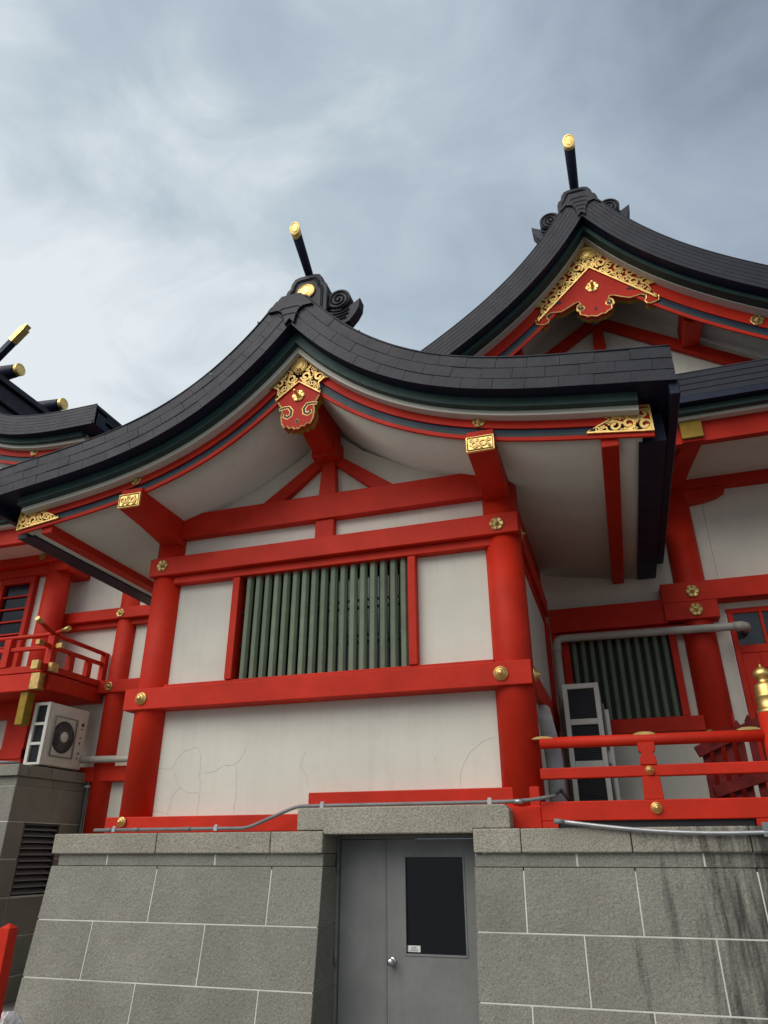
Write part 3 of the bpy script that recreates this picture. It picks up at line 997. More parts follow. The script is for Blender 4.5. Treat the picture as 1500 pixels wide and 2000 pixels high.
# gable wall and truss
gp_ = BIG.off(-.10, [0, .2, .4, .7, 1.0, 1.5, 2.0, 2.6, 3.2, 3.7])
MB().prism([(HX + a, b) for a, b in gp_] + [(HX + 3.7, 7.4), (HX - 3.7, 7.4)] + [(HX - a, b) for a, b in gp_[:0:-1]], 10.40, 10.5).build('gable_panel', 'plaster', HALL)
MB().prism([(.53, 9.95), (.69, 9.95), (.74, 8.3), (.46, 8.3)], 10.26, 10.39).build('king_post', 'red', HALL, .008)
for sg in (-1, 1):
    q = [(HX + sg * .05, 9.93), (HX - sg * .05, 10.14), (HX + sg * .10, 10.11), (HX + sg * 2.35, 8.62), (HX + sg * 2.0, 8.62)]
    MB().prism([q[0], q[2], q[3], q[4]], 10.28, 10.385).build('strut', 'red', HALL, .008)
    beam(HALL, HX + sg * 1.40 - .13, HX + sg * 1.40 + .13, 9.64, 10.38, 9.14, 9.62, 'purlin')
SB = lambda d, s: BIG.off(d, [s])[0]
for sg in (-1, 1):
    z = SB(-.165, 2.22)[1]
    rosette(HALL, HX + sg * 2.22, YH['b'], z, .10)
edge_ = [(a, (b - 1.7) * 1.0137 + 1.7 - .03) for a, b in BIG.off(-.08, [0, .12, .25, .4, .55, .7, .85, 1.0, 1.13])]
hc = edge_ + [(.95, 9.95), (.83, 9.92), (.94, 9.64), (0, 10.555)]
chevB = [(HX + a, b) for a, b in hc] + [(HX - a, b) for a, b in hc[-2:0:-1]]
fb = MB()
filigree(fb, chevB, 9.488, .022, .092, .022, 11, mirror=HX)
crest(fb, HX, 9.488, 10.85, .150)
fb.build('gilt_gable_fitting', 'gold', HALL)
half = [(0, 10.62), (.93, 9.76), (.985, 9.67), (.97, 9.58), (.91, 9.56), (.85, 9.545), (.79, 9.565), (.765, 9.615), (.795, 9.66), (.80, 9.72), (.72, 9.765), (.55, 9.74), (.42, 9.80), (.33, 9.85),
        (.25, 9.87), (.215, 9.80), (.29, 9.76), (.30, 9.69), (.255, 9.66), (.25, 9.60), (.18, 9.565), (.14, 9.53), (.08, 9.535), (0, 9.50)]
pend = [(HX + a, b) for a, b in half] + [(HX - a, b) for a, b in half[::-1] if a > 0]
pd = MB().prism(pend, 9.50, 9.58).build('gable_pendant', 'red', HALL, .004)
MB().prism([(HX + (a - HX) * .99, 9.9 + (b - 9.9) * .985) for a, b in pend], 9.5805, 9.66).build('pendant_edge', 'yellow', pd)
tr = MB()
for sg in (-1, 1):
    tr.ribbon([(HX + sg * a * .985, b + .012) for a, b in half[2:]], .011, 9.499, .005)
    tr.ribbon(spiral(HX + sg * .215, 9.745, .085, .018, 1.6, -1.2, 24, sg), .012, 9.499, .006)
tr.build('gilt_edge', 'gold', pd)
for sg in (-1, 1):
    MB().ribbon(spiral(HX + sg * .215, 9.745, .055, .012, 1.6, -1.0, 20, sg), .015, 9.497, .001).build('carved_groove', 'black', pd)
    MB().prism([(HX + sg * a, b) for a, b in ((.50, 9.94), (.56, 9.97), (.66, 9.96), (.68, 9.91), (.62, 9.885), (.60, 9.92), (.55, 9.915))], 9.494, 9.4985).build('carved_groove', 'black', pd)
MB().prism([(HX, 9.72), (HX + .025, 9.67), (HX, 9.62), (HX - .025, 9.67)], 9.496, 9.499).build('carved_groove', 'black', pd)
rosette(HALL, HX, 9.499, 10.13, .105, '-Y', .10, 'pendant_rosette', 'gold')


# level skirt eaves below the gable
def skirt(root, x0, x1, ye, z0, ywall, zback):
    """z0 = underside of the shingle edge; bands step back below it"""
    n = 5
    for k in range(n):
        MB().box(x0, x1, ye + .006 * k, ye + .07, z0 + .40 - (k + 1) * .08 + .004, z0 + .40 - k * .08).build('shingle_course', 'roof', root)
    MB().prism([(ye + .02, z0 + .39), (ye + .02, z0), (ye + .26, z0), (ywall, zback - .25), (ywall, zback)], x0 + .02, x1 - .02, 'X').build('roof_covering', 'navy', root)
    MB().tube([(x0, ye + .004, z0 + .405), (x1, ye + .004, z0 + .405)], .011, 6).build('verge_cap', 'roof', root)
    beam(root, x0 + .1, x1 - .1, ye + .13, ye + .22, z0 - .085, z0 - .001, 'green_fascia', 'green_board')
    beam(root, x0 + .1, x1 - .1, ye + .222, ye + .33, z0 - .125, z0 - .001, 'white_fascia', 'plaster')
    beam(root, x0 + .1, x1 - .1, ye + .332, ye + .44, z0 - .40, z0 - .02, 'eave_beam')
    MB().box(x0 + .1, x1 - .1, ye + .442, ywall, z0 - .30, z0 - .26).build('soffit', 'plaster', root)


skirt(HALL, -.2, 6.0, 7.90, 6.64, 10.39, 7.9)
# rear wall, right of the pavilion (plane y = 9.6)
YW = 9.6
MB().box(-.74, 1.0, YW, YW + .15, 1.88, 6.6).build('plaster_panel', 'plaster', HALL)
MB().box(1.003, 1.53, YW, YW + .15, 1.88, 6.6).build('plaster_panel', 'plaster', HALL)
MB().box(1.533, 5.5, YW, YW + .15, 4.5, 6.6).build('plaster_panel', 'plaster', HALL)
column(HALL, 1.175, YW, .195, 1.88, 6.55)
column(HALL, 4.9, YW, .195, 1.88, 6.55)
beam(HALL, -.665, .815, YW - .20, YW + .02, 4.335, 4.655, 'tie_beam')
beam(HALL, -.665, 1.0, YW - .12, YW + .02, 4.225, 4.332, 'head_rail')
beam(HALL, .785, 1.43, YW - .235, YW + .02, 4.355, 4.585, 'tie_beam')
beam(HALL, .785, 5.4, YW - .23, YW + .02, 4.588, 4.848, 'tie_beam')
for z in (4.47, 4.715):
    rosette(HALL, 1.165, YW - .236, z, .082)
beam(HALL, -.60, 1.35, YW - .12, YW + .02, 3.018, 3.195, 'window_sill_rail')
beam(HALL, -.55, -.452, YW - .10, YW + .02, 3.198, 4.222, 'window_jamb')
beam(HALL, .795, .885, YW - .10, YW + .02, 3.198, 4.222, 'window_jamb')
MB().box(-.45, .793, YW - .03, YW - .004, 3.198, 4.222).build('window_backing', 'black', HALL)
for i in range(11):
    x = -.395 + 1.13 * i / 10
    w = .032
    oct_ = [(x - w, 9.525), (x - w * .45, 9.505), (x + w * .45, 9.505), (x + w, 9.525), (x + w, 9.55), (x - w, 9.55)]
    MB().prism(oct_, 3.198, 4.222, 'Z').build('lattice_bar', 'lattice', HALL, .003)
beam(HALL, -.60, -.05, YW - .10, YW + .02, 1.88, 2.06, 'ground_sill')
beam(HALL, -.05, 1.40, YW - .10, YW + .02, 1.88, 2.02, 'ground_sill')
beam(HALL, -.655, -.555, YW - .11, YW + .02, 1.9, 4.22, 'side_post')
# upper beam with curved bracket
beam(HALL, .9, 5.4, YW - .16, YW + .02, 6.20, 6.485, 'cross_beam')
MB().prism([(1.0, 6.198), (1.84, 6.198), (1.83, 6.12), (1.72, 6.06), (1.55, 6.02), (1.36, 6.0), (1.0, 6.0)], YW - .14, YW + .02).build('bracket', 'red', HALL, .006)
MB().hexa([(1.05, 9.5, 6.22), (1.30, 9.5, 6.22), (1.30, 9.5, 6.50), (1.05, 9.5, 6.50), (1.255, 8.20, 6.24), (1.495, 8.20, 6.24), (1.495, 8.20, 6.50), (1.255, 8.20, 6.50)]).build('outrigger', 'red', HALL, .006)
MB().box(1.250, 1.500, 8.160, 8.199, 6.275, 6.505).build('gilt_cap', 'yellow', HALL, .004)
# glazed door and transom at the right
fr = MB()
fr.box(1.535, 5.0, YW - .04, YW + .02, 4.43, 4.498)
fr.box(1.535, 1.60, YW - .06, YW + .02, 1.88, 4.43)
fr.box(1.60, 3.2, YW - .05, YW + .02, 3.92, 4.02)
for x in (1.90, 2.20, 2.50, 2.80, 3.1):
    fr.box(x, x + .035, YW - .05, YW + .02, 4.02, 4.43)
fr.box(1.60, 1.80, YW - .055, YW + .02, 1.9, 3.915)
fr.box(1.80, 3.2, YW - .055, YW + .02, 3.72, 3.915)
fr.box(1.80, 3.2, YW - .055, YW + .02, 1.9, 2.7)
fr.build('door_frame', 'red', HALL, .006)
MB().box(1.60, 3.2, YW - .02, YW + .01, 4.02, 4.43).build('transom_pane', 'glass_blue', HALL)
MB().box(1.80, 3.2, YW - .02, YW + .01, 2.7, 3.72).build('door_pane', 'glass_dark', HALL)
mn = MB()
for x in (2.02, 2.4, 2.8):
    mn.box(x, x + .022, YW - .03, YW - .021, 2.7, 3.72)
for z in (2.95, 3.32):
    mn.box(1.80, 3.2, YW - .0305, YW - .0215, z, z + .02)
mn.build('muntin', 'black', HALL)
# rear wall, left of the pavilion
MB().box(-9.2, -4.93, YW, YW + .15, 1.6, 6.9).build('plaster_panel', 'plaster', HALL)
column(HALL, -7.565, YW, .17, 1.2, 6.6)
beam(HALL, -8.98, -5.0, YW - .20, YW + .02, 5.215, 5.40, 'tie_beam')
beam(HALL, -8.9, -5.0, YW - .10, YW + .02, 5.12, 5.212, 'head_rail')
beam(HALL, -8.5, -5.0, YW - .20, YW + .02, 3.995, 4.19, 'tie_beam')
beam(HALL, -8.5, -5.0, YW - .16, YW + .02, 2.675, 2.89, 'tie_beam')
beam(HALL, -8.5, -5.0, YW - .16, YW + .02, 1.5, 1.75, 'ground_sill')
rosette(HALL, -7.60, YW - .20, 5.30, .075)
rosette(HALL, -7.585, YW - .20, 4.09, .072)
MB().box(-9.2, -4.9, 9.5, 9.9, 0, 1.5).build('foundation', 'granite', HALL)

# ================================================================== side hall on the left
SIDE = thing('side_hall', 'shrine hall at the left edge with gilt-tipped roof logs and a red balcony', 'building', (-10.6, 9.3, 1.8))
SX = -11.2
LEFT = Prof([(0, 9.6), (.3, 9.22), (.6, 8.9), (1.1, 8.5), (1.68, 8.24), (2.3, 8.10), (3.03, 8.035), (3.74, 8.035)], 4)
YS = dict(v=7.80, g=7.96, w=8.04, b=8.14)
gable(SIDE, SX, LEFT, YS, .355, .085, .14, .40, 13.0, 3.74, 3.50, 6, 0.0, sides=(1,), gutter=False)
# shingle edge of the side eave
for k in range(6):
    z1 = LEFT.off(.355 - k * .355 / 6 - .003, [3.74])[0][1]
    z0 = LEFT.off(.355 - (k + 1) * .355 / 6 + .003, [3.74])[0][1]
    MB().box(SX + 3.70, SX + 3.745 - .005 * k, 7.81, 13.0, z0, z1).build('shingle_course', 'roof', SIDE)
rosette(SIDE, SX + 2.29, YS['b'], LEFT.off(-.16, [2.29])[0][1], .085)
MB().box(SX + 2.16, SX + 2.44, 8.10, 8.16, 7.52, 7.68).build('gilt_cap', 'gold', SIDE, .006)
beam(SIDE, SX + 2.17, SX + 2.43, 8.16, 9.4, 7.40, 7.68, 'purlin')
# ridge, logs and crossed finial
rg = MB().box(SX - .34, SX + .34, 7.9, 13.0, 9.85, 10.22).build('ridge', 'roof_deck', SIDE, .02)
MB().box(SX - .42, SX + .42, 7.88, 13.0, 10.222, 10.31).build('ridge_cap', 'roof', SIDE, .01)
MB().box(SX - .25, SX + .25, 7.9, 13.0, 10.312, 10.50).build('ridge_cap', 'roof', SIDE, .02)
for y in (9.0, 10.30):
    L = .95
    lg = MB().lathe([(.11, -L), (.135, -L * .8), (.175, -L * .3), (.185, 0), (.175, L * .3), (.135, L * .85), (.125, L * .92)], (SX - .52, y, 10.74), (1, 0, 0), 20).build('roof_log', 'navy', SIDE)
    MB().lathe([(.126, L * .92), (.132, L * .925), (.132, L), (.118, L + .008), (.10, L + .002), (.085, L + .002), (.075, L + .008), (.001, L + .01)], (SX - .52, y, 10.74), (1, 0, 0), 22, False).build('gilt_end', 'gold', lg)
# crossed gable finial: one arm reaches into view
a, b = Vector((-12.3, 8.02, 7.95)), Vector((-9.76, 8.02, 10.74))
d = (b - a).normalized()
nrm = Vector((-d.z, 0, d.x))


def bar(root, a, b, w, y0, y1, name, mat, bevel=.004):
    q = [a + nrm * w, b + nrm * w, b - nrm * w, a - nrm * w]
    return MB().prism([(p.x, p.z) for p in q], y0, y1).build(name, mat, root, bevel)


bar(SIDE, a, b, .062, 7.96, 8.08, 'gable_finial', 'navy')
bar(SIDE, b - d * .34, b + d * .02, .066, 7.945, 8.085, 'gilt_sleeve', 'gold')
bar(SIDE, b + d * .021, b + d * .10, .034, 7.955, 8.07, 'gilt_tip', 'gold')
MB().box(SX + .27, SX + .30, 7.86, 7.89, 9.95, 10.2).build('gilt_cap', 'gold', SIDE)
MB().box(SX + .39, SX + .425, 8.25, 8.42, 10.10, 10.36).build('gilt_cap', 'gold', SIDE, .004)
# lower eave, hip beam and facade
skirt(SIDE, -15.0, -8.6, 7.90, 6.66, 9.4, 7.3)
YL = 9.2
MB().box(-14.0, -8.83, YL, YL + .15, 1.0, 7.4).build('plaster_panel', 'plaster', SIDE)
for x in (-8.83, -10.62):
    column(SIDE, x, YL, .205, 2.7, 7.2)
beam(SIDE, -14, -8.60, YL - .26, YL + .02, 6.205, 6.432, 'tie_beam')
beam(SIDE, -14, -8.95, YL - .14, YL + .02, 6.05, 6.20, 'head_rail')
beam(SIDE, -8.90, -8.52, YL - .20, YL + .5, 6.05, 6.36, 'beam_end')
rosette(SIDE, -9.02, YL - .26, 6.33, .075)
MB().hexa([(-14, 8.86, 6.98), (-8.2, 9.0, 6.50), (-8.2, 9.2, 6.50), (-14, 9.1, 6.98), (-14, 8.86, 7.22), (-8.2, 9.0, 6.74), (-8.2, 9.2, 6.74), (-14, 9.1, 7.22)]).build('hip_beam', 'red', SIDE, .006)
# barred window
wf = MB()
wf.box(-10.0, -9.24, YL - .10, YL + .01, 5.94, 6.05)
wf.box(-10.0, -9.90, YL - .10, YL + .01, 3.9, 5.94)
wf.box(-9.33, -9.24, YL - .10, YL + .01, 3.9, 5.94)
wfo = wf.build('window_frame', 'red', SIDE, .005)
MB().box(-9.90, -9.33, YL - .03, YL + .0, 3.9, 5.94).build('window_pane', 'glass_dark', SIDE)
for i in range(9):
    MB().box(-9.90, -9.33, YL - .07, YL - .035, 5.70 - i * .225, 5.728 - i * .225).build('window_bar', 'red', SIDE, .003)
# lower wall
beam(SIDE, -14, -8.9, YL - .18, YL + .02, 3.62, 3.86, 'tie_beam')
beam(SIDE, -9.04, -8.62, YL - .22, YL + .3, 2.80, 4.0, 'corner_post')
beam(SIDE, -14, -8.62, YL - .24, YL - .02, 2.99, 3.14, 'window_sill_rail')
boss(SIDE, -9.18, YL - .24, 3.06, .05)
# balcony
YBF, XBR = 8.30, -7.82
BAL = MB().box(-14, XBR - .05, YBF + .06, 9.56, 3.86, 4.10).build('balcony_floor', 'red', SIDE, .008, 2)
beam(BAL, -14, XBR - .22, YBF - .06, YBF + .055, 3.83, 4.08, 'floor_fascia')
beam(BAL, XBR - .045, XBR + .03, YBF + .06, 9.56, 3.86, 4.08, 'floor_fascia')
beam(BAL, -14, XBR + .06, YBF - .04, YBF + .05, 4.10, 4.20, 'bottom_rail')
beam(BAL, XBR - .05, XBR + .04, YBF - .20, 9.56, 4.10, 4.195, 'bottom_rail')
beam(BAL, -14, XBR + .10, YBF - .03, YBF + .03, 4.44, 4.50, 'middle_rail')
beam(BAL, XBR - .03, XBR + .03, YBF - .20, 9.56, 4.44, 4.495, 'middle_rail')
cur = lambda t: .10 * max(0, t) ** 2
MB().tube([(-14, YBF, 4.66), (XBR - .2, YBF, 4.66), (XBR, YBF, 4.665), (XBR + .08, YBF, 4.68), (XBR + .16, YBF, 4.705)], .034, 10).build('handrail', 'red', BAL)
MB().tube([(XBR, 9.56, 4.64), (XBR, YBF + .2, 4.65), (XBR, YBF, 4.665), (XBR, YBF - .15, 4.70), (XBR, YBF - .32, 4.76)], .034, 10).build('handrail', 'red', BAL)
MB().tube([(XBR + .14, YBF, 4.697), (XBR + .25, YBF, 4.735)], .039, 12).build('gilt_cap', 'gold_old', BAL)
MB().tube([(XBR, YBF - .29, 4.748), (XBR, YBF - .40, 4.79)], .039, 12).build('gilt_cap', 'gold_old', BAL)
for q in ((XBR + .10, XBR + .20, YBF - .036, YBF + .036, 4.432, 4.508), (XBR - .036, XBR + .036, YBF - .30, YBF - .20, 4.432, 4.503), (XBR + .06, XBR + .13, YBF - .07, YBF + .07, 4.085, 4.215),
          (XBR - .07, XBR + .05, YBF - .26, YBF - .20, 4.085, 4.215), (XBR - .20, XBR - .04, YBF - .085, YBF + .05, 3.84, 4.075)):
    MB().box(*q).build('gilt_cap', 'gold_old', BAL, .004)
for x in (XBR, -8.62, -9.4, -10.2):
    beam(BAL, x - .06, x + .06, YBF - .055, YBF + .06, 4.2, 4.63, 'post')
for y in (8.72, 9.12, 9.48):
    beam(BAL, XBR - .045, XBR + .045, y - .05, y + .05, 4.195, 4.44, 'post')
beam(BAL, XBR - .05, XBR + .05, 9.44, 9.53, 4.20, 4.64, 'post')
MB().box(-8.20, -8.07, YBF - .02, YBF + .13, 3.36, 3.83).build('bracket_post', 'yellow', BAL, .006)
# stone base of the side hall
SB_ = thing('stone_base', 'dark shaded granite base with black louvre vent beneath the left hall', 'stone base', (-9.5, 8.6, 0))
XS = -7.80


def lblock(x0, x1, y0, y1, z0, z1, name='granite_block', mat='granite'):
    return MB().box(x0, x1, y0, y1, z0, z1).build(name, mat, SB_, .006)


ys = [[8.13, 9.0, 9.7], [8.13, 8.42, 9.30, 9.7]]
for i, (z0, z1) in enumerate(((2.09, 2.53), (1.64, 2.085), (1.19, 1.635), (.74, 1.185), (.29, .735), (0, .285))):
    if z1 < 2.09 and z0 > 1.0:
        lblock(-8.3, XS, 8.13, 8.44, z0 + G, z1 - G)
        lblock(-8.3, XS, 9.125, 9.7, z0 + G, z1 - G)
        continue
    e = ys[i % 2]
    for j in range(len(e) - 1):
        lblock(-8.3, XS, e[j] + G, e[j + 1] - G, z0 + G, z1 - G)
for z0, z1 in ((2.09, 2.53), (1.64, 2.085), (1.19, 1.635), (.74, 1.185), (.29, .735), (0, .285)):
    lblock(-9.2, -8.304, 8.13, 8.6, z0 + G, z1 - G)
    lblock(-10.4, -9.206, 8.13, 8.6, z0 + G, z1 - G)
for e0, e1 in ((8.15, 8.85), (8.85, 9.55)):
    lblock(-8.3, XS - .012, e0 + G, e1 - G, 2.535, 2.652, 'frieze_block')
lblock(-10.4, -8.304, 8.145, 8.6, 2.535, 2.652, 'frieze_block')
for e0, e1 in ((8.09, 8.29), (8.29, 8.74), (8.74, 9.24), (9.24, 9.62)):
    lblock(-8.3, XS + .03, e0 + G * .7, e1 - G * .7, 2.655, 2.80, 'coping_stone')
lblock(-10.4, -8.304, 8.09, 8.6, 2.655, 2.80, 'coping_stone', 'granite_coping')
MB().box(-10.4, -7.82, 8.155, 9.6, 0, 2.65).build('mortar_joint', 'mortar', SB_) if False else None
mj = MB()
mj.box(-10.4, XS - .008, 8.14, 8.43, 0, 2.53)
mj.box(-10.4, XS - .008, 9.13, 9.69, 0, 2.53)
mj.box(-10.4, XS - .008, 8.43, 9.13, 2.08, 2.53)
mj.box(-10.4, XS - .008, 8.43, 9.13, 0, 1.20)
mj.build('mortar_joint', 'mortar', SB_)
MB().box(-8.1, -8.05, 8.43, 9.13, 1.0, 2.1).build('vent_back', 'black', SB_)
lv = MB()
lv.box(-8.0, XS - .005, 8.43, 8.455, 1.19, 2.08)
lv.box(-8.0, XS - .005, 9.105, 9.13, 1.19, 2.08)
lv.box(-8.0, XS - .005, 8.455, 9.105, 2.05, 2.08)
lv.build('vent_frame', 'ac_fin', SB_)
for i in range(11):
    z = 1.22 + i * .077
    MB().hexa([(-7.93, 8.456, z + .055), (-7.815, 8.456, z), (-7.815, 9.104, z), (-7.93, 9.104, z + .055), (-7.93, 8.456, z + .067), (-7.815, 8.456, z + .012), (-7.815, 9.104, z + .012), (-7.93, 9.104, z + .067)]).build('louvre_slat', 'ac_grille', SB_)


# ================================================================== air conditioners
def ac_unit(label, x0, x1, y0, y1, z0, z1, openings, fan):
    t = thing('air_conditioner', label, 'air conditioner', ((x0 + x1) / 2, (y0 + y1) / 2, z0), 'outdoor air conditioning units')
    fw_ = .055
    mb = MB()
    mb.box(x0, x1, y0 + .05, y1, z0 + .03, z1)          # body
    body = mb.build('casing', 'ac_shell', t, .022, 3)
    fr_ = MB()
    zs = [z0 + .03] + [q for o in openings for q in o] + [z1]
    fr_.box(x0, x0 + fw_, y0, y0 + .051, z0 + .03, z1)
    fr_.box(x1 - fw_, x1, y0, y0 + .051, z0 + .03, z1)
    for i in range(0, len(zs), 2):
        fr_.box(x0 + fw_, x1 - fw_, y0 + .0015, y0 + .0505, zs[i], zs[i + 1])
    fr_.build('intake_frame', 'ac_shell', t, .006, 2)
    MB().box(x0 + .01, x1 - .01, y0 + .042, y0 + .0485, z0 + .05, z1 - .02).build('intake_backing', 'black', t)
    for (a, b) in openings:
        fn = MB()
        z = a + .008
        while z < b - .004:
            fn.box(x0 + fw_ - .003, x1 - fw_ + .003, y0 + .028, y0 + .041, z, z + .005)
            z += .022
        fn.build('intake_fins', 'ac_fin', t)
    ft = MB()
    for y in (y0 + .12, y1 - .14):
        ft.box(x0 + .01, x1 - .01, y, y + .06, z0, z0 + .0295)
    ft.build('feet', 'ac_fin', t, .003)
    for (ya, yb, za, zb) in fan:
        yc, zc = (ya + yb) / 2, (za + zb) / 2
        gf = MB()
        r_ = .012
        gf.tube([(x1 + .02, ya, za), (x1 + .02, yb, za), (x1 + .02, yb, zb), (x1 + .02, ya, zb), (x1 + .02, ya, za)], r_, 6)
        MB().lathe([(min(yb - ya, zb - za) * .49, 0), (min(yb - ya, zb - za) * .49, .004)], (x1, yc, zc), (1, 0, 0), 36).build('fan_opening', 'black', t)
        rr = min(yb - ya, zb - za) * .5
        for k in range(40):
            an = 2 * math.pi * k / 40
            gf.tube([(x1 + .022, yc + .06 * math.cos(an), zc + .06 * math.sin(an)), (x1 + .022, yc + rr * 1.02 * math.cos(an + .25), zc + rr * 1.02 * math.sin(an + .25))], .0028, 5, False)
        gf.build('fan_grille', 'ac_grille', t)
        MB().lathe([(.075, 0), (.075, .02), (.06, .034), (.001, .036)], (x1 + .006, yc, zc), (1, 0, 0), 24).build('fan_hub', 'ac_shell', t)
        bl = MB()
        for k in range(3):
            an = 2 * math.pi * k / 3
            p = [(x1 + .0045, yc + q * math.cos(an + e_), zc + q * math.sin(an + e_)) for q, e_ in ((.06, -.3), (rr * .9, -.1), (rr * .9, .75), (.06, .6))]
            bl.add(p, [(0, 1, 2, 3)])
        bl.build('fan_blades', 'ac_fin', t)
    return t


AC1 = ac_unit('beige air conditioner with round fan grille on the left stone base under the balcony', -8.085, -7.80, 8.48, 9.34, 2.803, 3.70,
              [(2.865, 3.10), (3.14, 3.375), (3.415, 3.655)], [(8.62, 9.08, 2.97, 3.52)])
mk = MB()
for z, h, w in ((3.45, .05, .05), (3.40, .02, .03), (3.27, .02, .03), (3.19, .03, .03), (3.05, .02, .05), (2.98, .02, .03)):
    mk.box(-7.80, -7.797, 9.20, 9.20 + w, z, z + h)
mk.build('service_marks', 'ac_fin', AC1)
AC2 = ac_unit('tall narrow beige air conditioner behind the right railing beside the lattice window', -.545, -.135, 8.55, 9.30, 1.882, 3.475,
              [(2.03, 2.44), (2.62, 3.01), (3.075, 3.415)], [(8.70, 9.2, 2.1, 2.6), (8.70, 9.2, 2.75, 3.25)])
MB().box(-.134, -.06, 8.75, 9.2, 1.95, 3.20).build('pipe_cover', 'ac_shell', AC2, .01, 2)

# ================================================================== terrace railing on the right
RAIL = thing('terrace_railing', 'bright red wooden railing on the granite base at right, brass finial post', 'railing', (.3, 6.55, 1.88))
YR = 6.55
MB().tube([(-.655, YR, 2.562), (.3, YR, 2.556), (1.12, YR, 2.55)], .048, 18).build('handrail', 'red', RAIL)
beam(RAIL, -.675, 1.13, YR - .04, YR + .045, 2.264, 2.352, 'middle_rail')
beam(RAIL, -.690, 2.9, YR - .065, YR + .07, 1.935, 2.085, 'bottom_rail')
MB().box(-.55, .92, YR - .03, YR + .07, 1.88, 1.934).build('rail_bearer', 'black', RAIL)
beam(RAIL, -.69, -.56, YR - .064, YR + .07, 1.881, 1.9345, 'rail_foot')
beam(RAIL, .93, 2.9, YR - .064, YR + .07, 1.881, 1.9345, 'rail_foot')
MB().prism([(.14, 2.086), (.292, 2.086), (.284, 2.2635), (.148, 2.2635)], YR - .045, YR + .05).build('post', 'red', RAIL, .005)
MB().prism([(.150, 2.3525), (.282, 2.3525), (.280, 2.41), (.266, 2.43), (.262, 2.447), (.274, 2.455), (.284, 2.47), (.284, 2.53), (.148, 2.53), (.148, 2.47), (.158, 2.455), (.170, 2.447), (.166, 2.43), (.152, 2.41)], YR - .05, YR + .055).build('post_head', 'red', RAIL, .005)
for x in (.215, 1.02, -.63):
    MB().prism([(x - .09, 2.600), (x - .05, 2.615), (x, 2.618), (x + .05, 2.615), (x + .09, 2.600), (x + .08, 2.594), (x - .08, 2.594)], YR - .03, YR + .03).build('gilt_plate', 'gold_old', RAIL)
boss(RAIL, .215, YR - .04, 2.308, .036, name='nail_boss')
boss(RAIL, .222, YR - .065, 2.022, .046, name='nail_boss')
MB().lathe([(.105, 1.88), (.100, 2.72)], (1.215, YR, 0), (0, 0, 1), 28).build('newel_post', 'red', RAIL)
MB().lathe([(.098, 2.72), (.100, 2.722), (.100, 2.742), (.086, 2.746), (.083, 2.84), (.087, 2.845), (.087, 2.862), (.083, 2.866), (.081, 2.935), (.070, 2.955), (.046, 2.962), (.040, 2.985), (.043, 3.0), (.062, 3.010), (.070, 3.030), (.068, 3.052), (.052, 3.074), (.026, 3.088), (.013, 3.100), (.009, 3.115), (.001, 3.122)], (1.215, YR, 0), (0, 0, 1), 28).build('brass_finial', 'gold', RAIL)
beam(RAIL, 1.3, 2.9, YR - .04, YR + .045, 2.264, 2.352, 'middle_rail')
MB().tube([(1.3, YR, 2.55), (2.9, YR, 2.54)], .048, 14).build('handrail', 'red', RAIL)

# weathered folding gate on the terrace, seen through the railing
GATE = thing('picket_gate', 'weathered dark red picket gate leaning behind the right end of the railing', 'gate', (1.3, 8.2, 1.88))
for (p, q, w) in (((.75, 8.2, 2.62), (1.55, 8.2, 2.95), .055), ((.85, 8.2, 2.24), (1.75, 8.2, 2.50), .055)):
    dx, dz = q[0] - p[0], q[2] - p[2]
    l = math.hypot(dx, dz)
    nx, nz = -dz / l * w, dx / l * w
    MB().prism([(p[0] + nx, p[2] + nz), (q[0] + nx, q[2] + nz), (q[0] - nx, q[2] - nz), (p[0] - nx, p[2] - nz)], 8.14, 8.2).build('rail', 'red_dark', GATE, .006)
for i in range(9):
    x = .80 + i * .115
    zt = 2.72 + i * .05
    MB().prism([(x, 1.9), (x + .07, 1.9), (x + .075, zt), (x + .04, zt + .06), (x + .005, zt)], 8.205, 8.235).build('picket', 'red_dark', GATE, .004)
MB().lathe([(.05, 0), (.05, .05), (.001, .06)], (.90, 8.12, 2.78), (0, -1, 0), 16).build('gilt_end', 'gold_old', GATE)

# ================================================================== pipes
CON = thing('conduit_pipe', 'thin grey conduit clipped along the coping and over the door lintel', 'pipe', (-2.8, 6.42, 1.9))
YP = 6.375
MB().tube(fillet([(-5.03, YP, 1.908), (-3.36, YP, 1.908), (-2.87, YP, 2.086), (-.93, YP, 2.086), (-.72, YP + .03, 2.10), (-.56, YP + .10, 2.13)], .08, 5), .0155, 10).build('conduit', 'pipe_grey', CON)
for x, z in ((-4.55, 1.908), (-3.98, 1.908), (-.86, 2.086), (-4.86, 1.908)):
    MB().lathe([(.019, -.035), (.019, .035)], (x, YP, z), (1, 0, 0), 12).build('coupling', 'silver_tube' if x > -1 else 'pipe_grey', CON)
for x, z in ((-4.80, 1.908), (-3.68, 1.908), (-2.62, 2.086), (-1.10, 2.086)):
    MB().box(x - .018, x + .018, YP - .019, YP + .02, z - .020, z + .019).box(x - .016, x + .016, YP - .010, YP + .012, z + .0195, z + .034).build('clip', 'pipe_light', CON, .002)
cb = MB()
for k in range(3):
    cb.tube(fillet([(-.57 + .01 * k, YP + .10, 2.13 + .005 * k), (-.55 + .02 * k, YP + .11, 2.17 + .01 * k), (-.50 + .01 * k, YP + .13, 2.155 - .02 * k), (-.46, YP + .18, 2.10)], .03, 4), .011, 8)
cb.build('cable', 'rubber', CON)

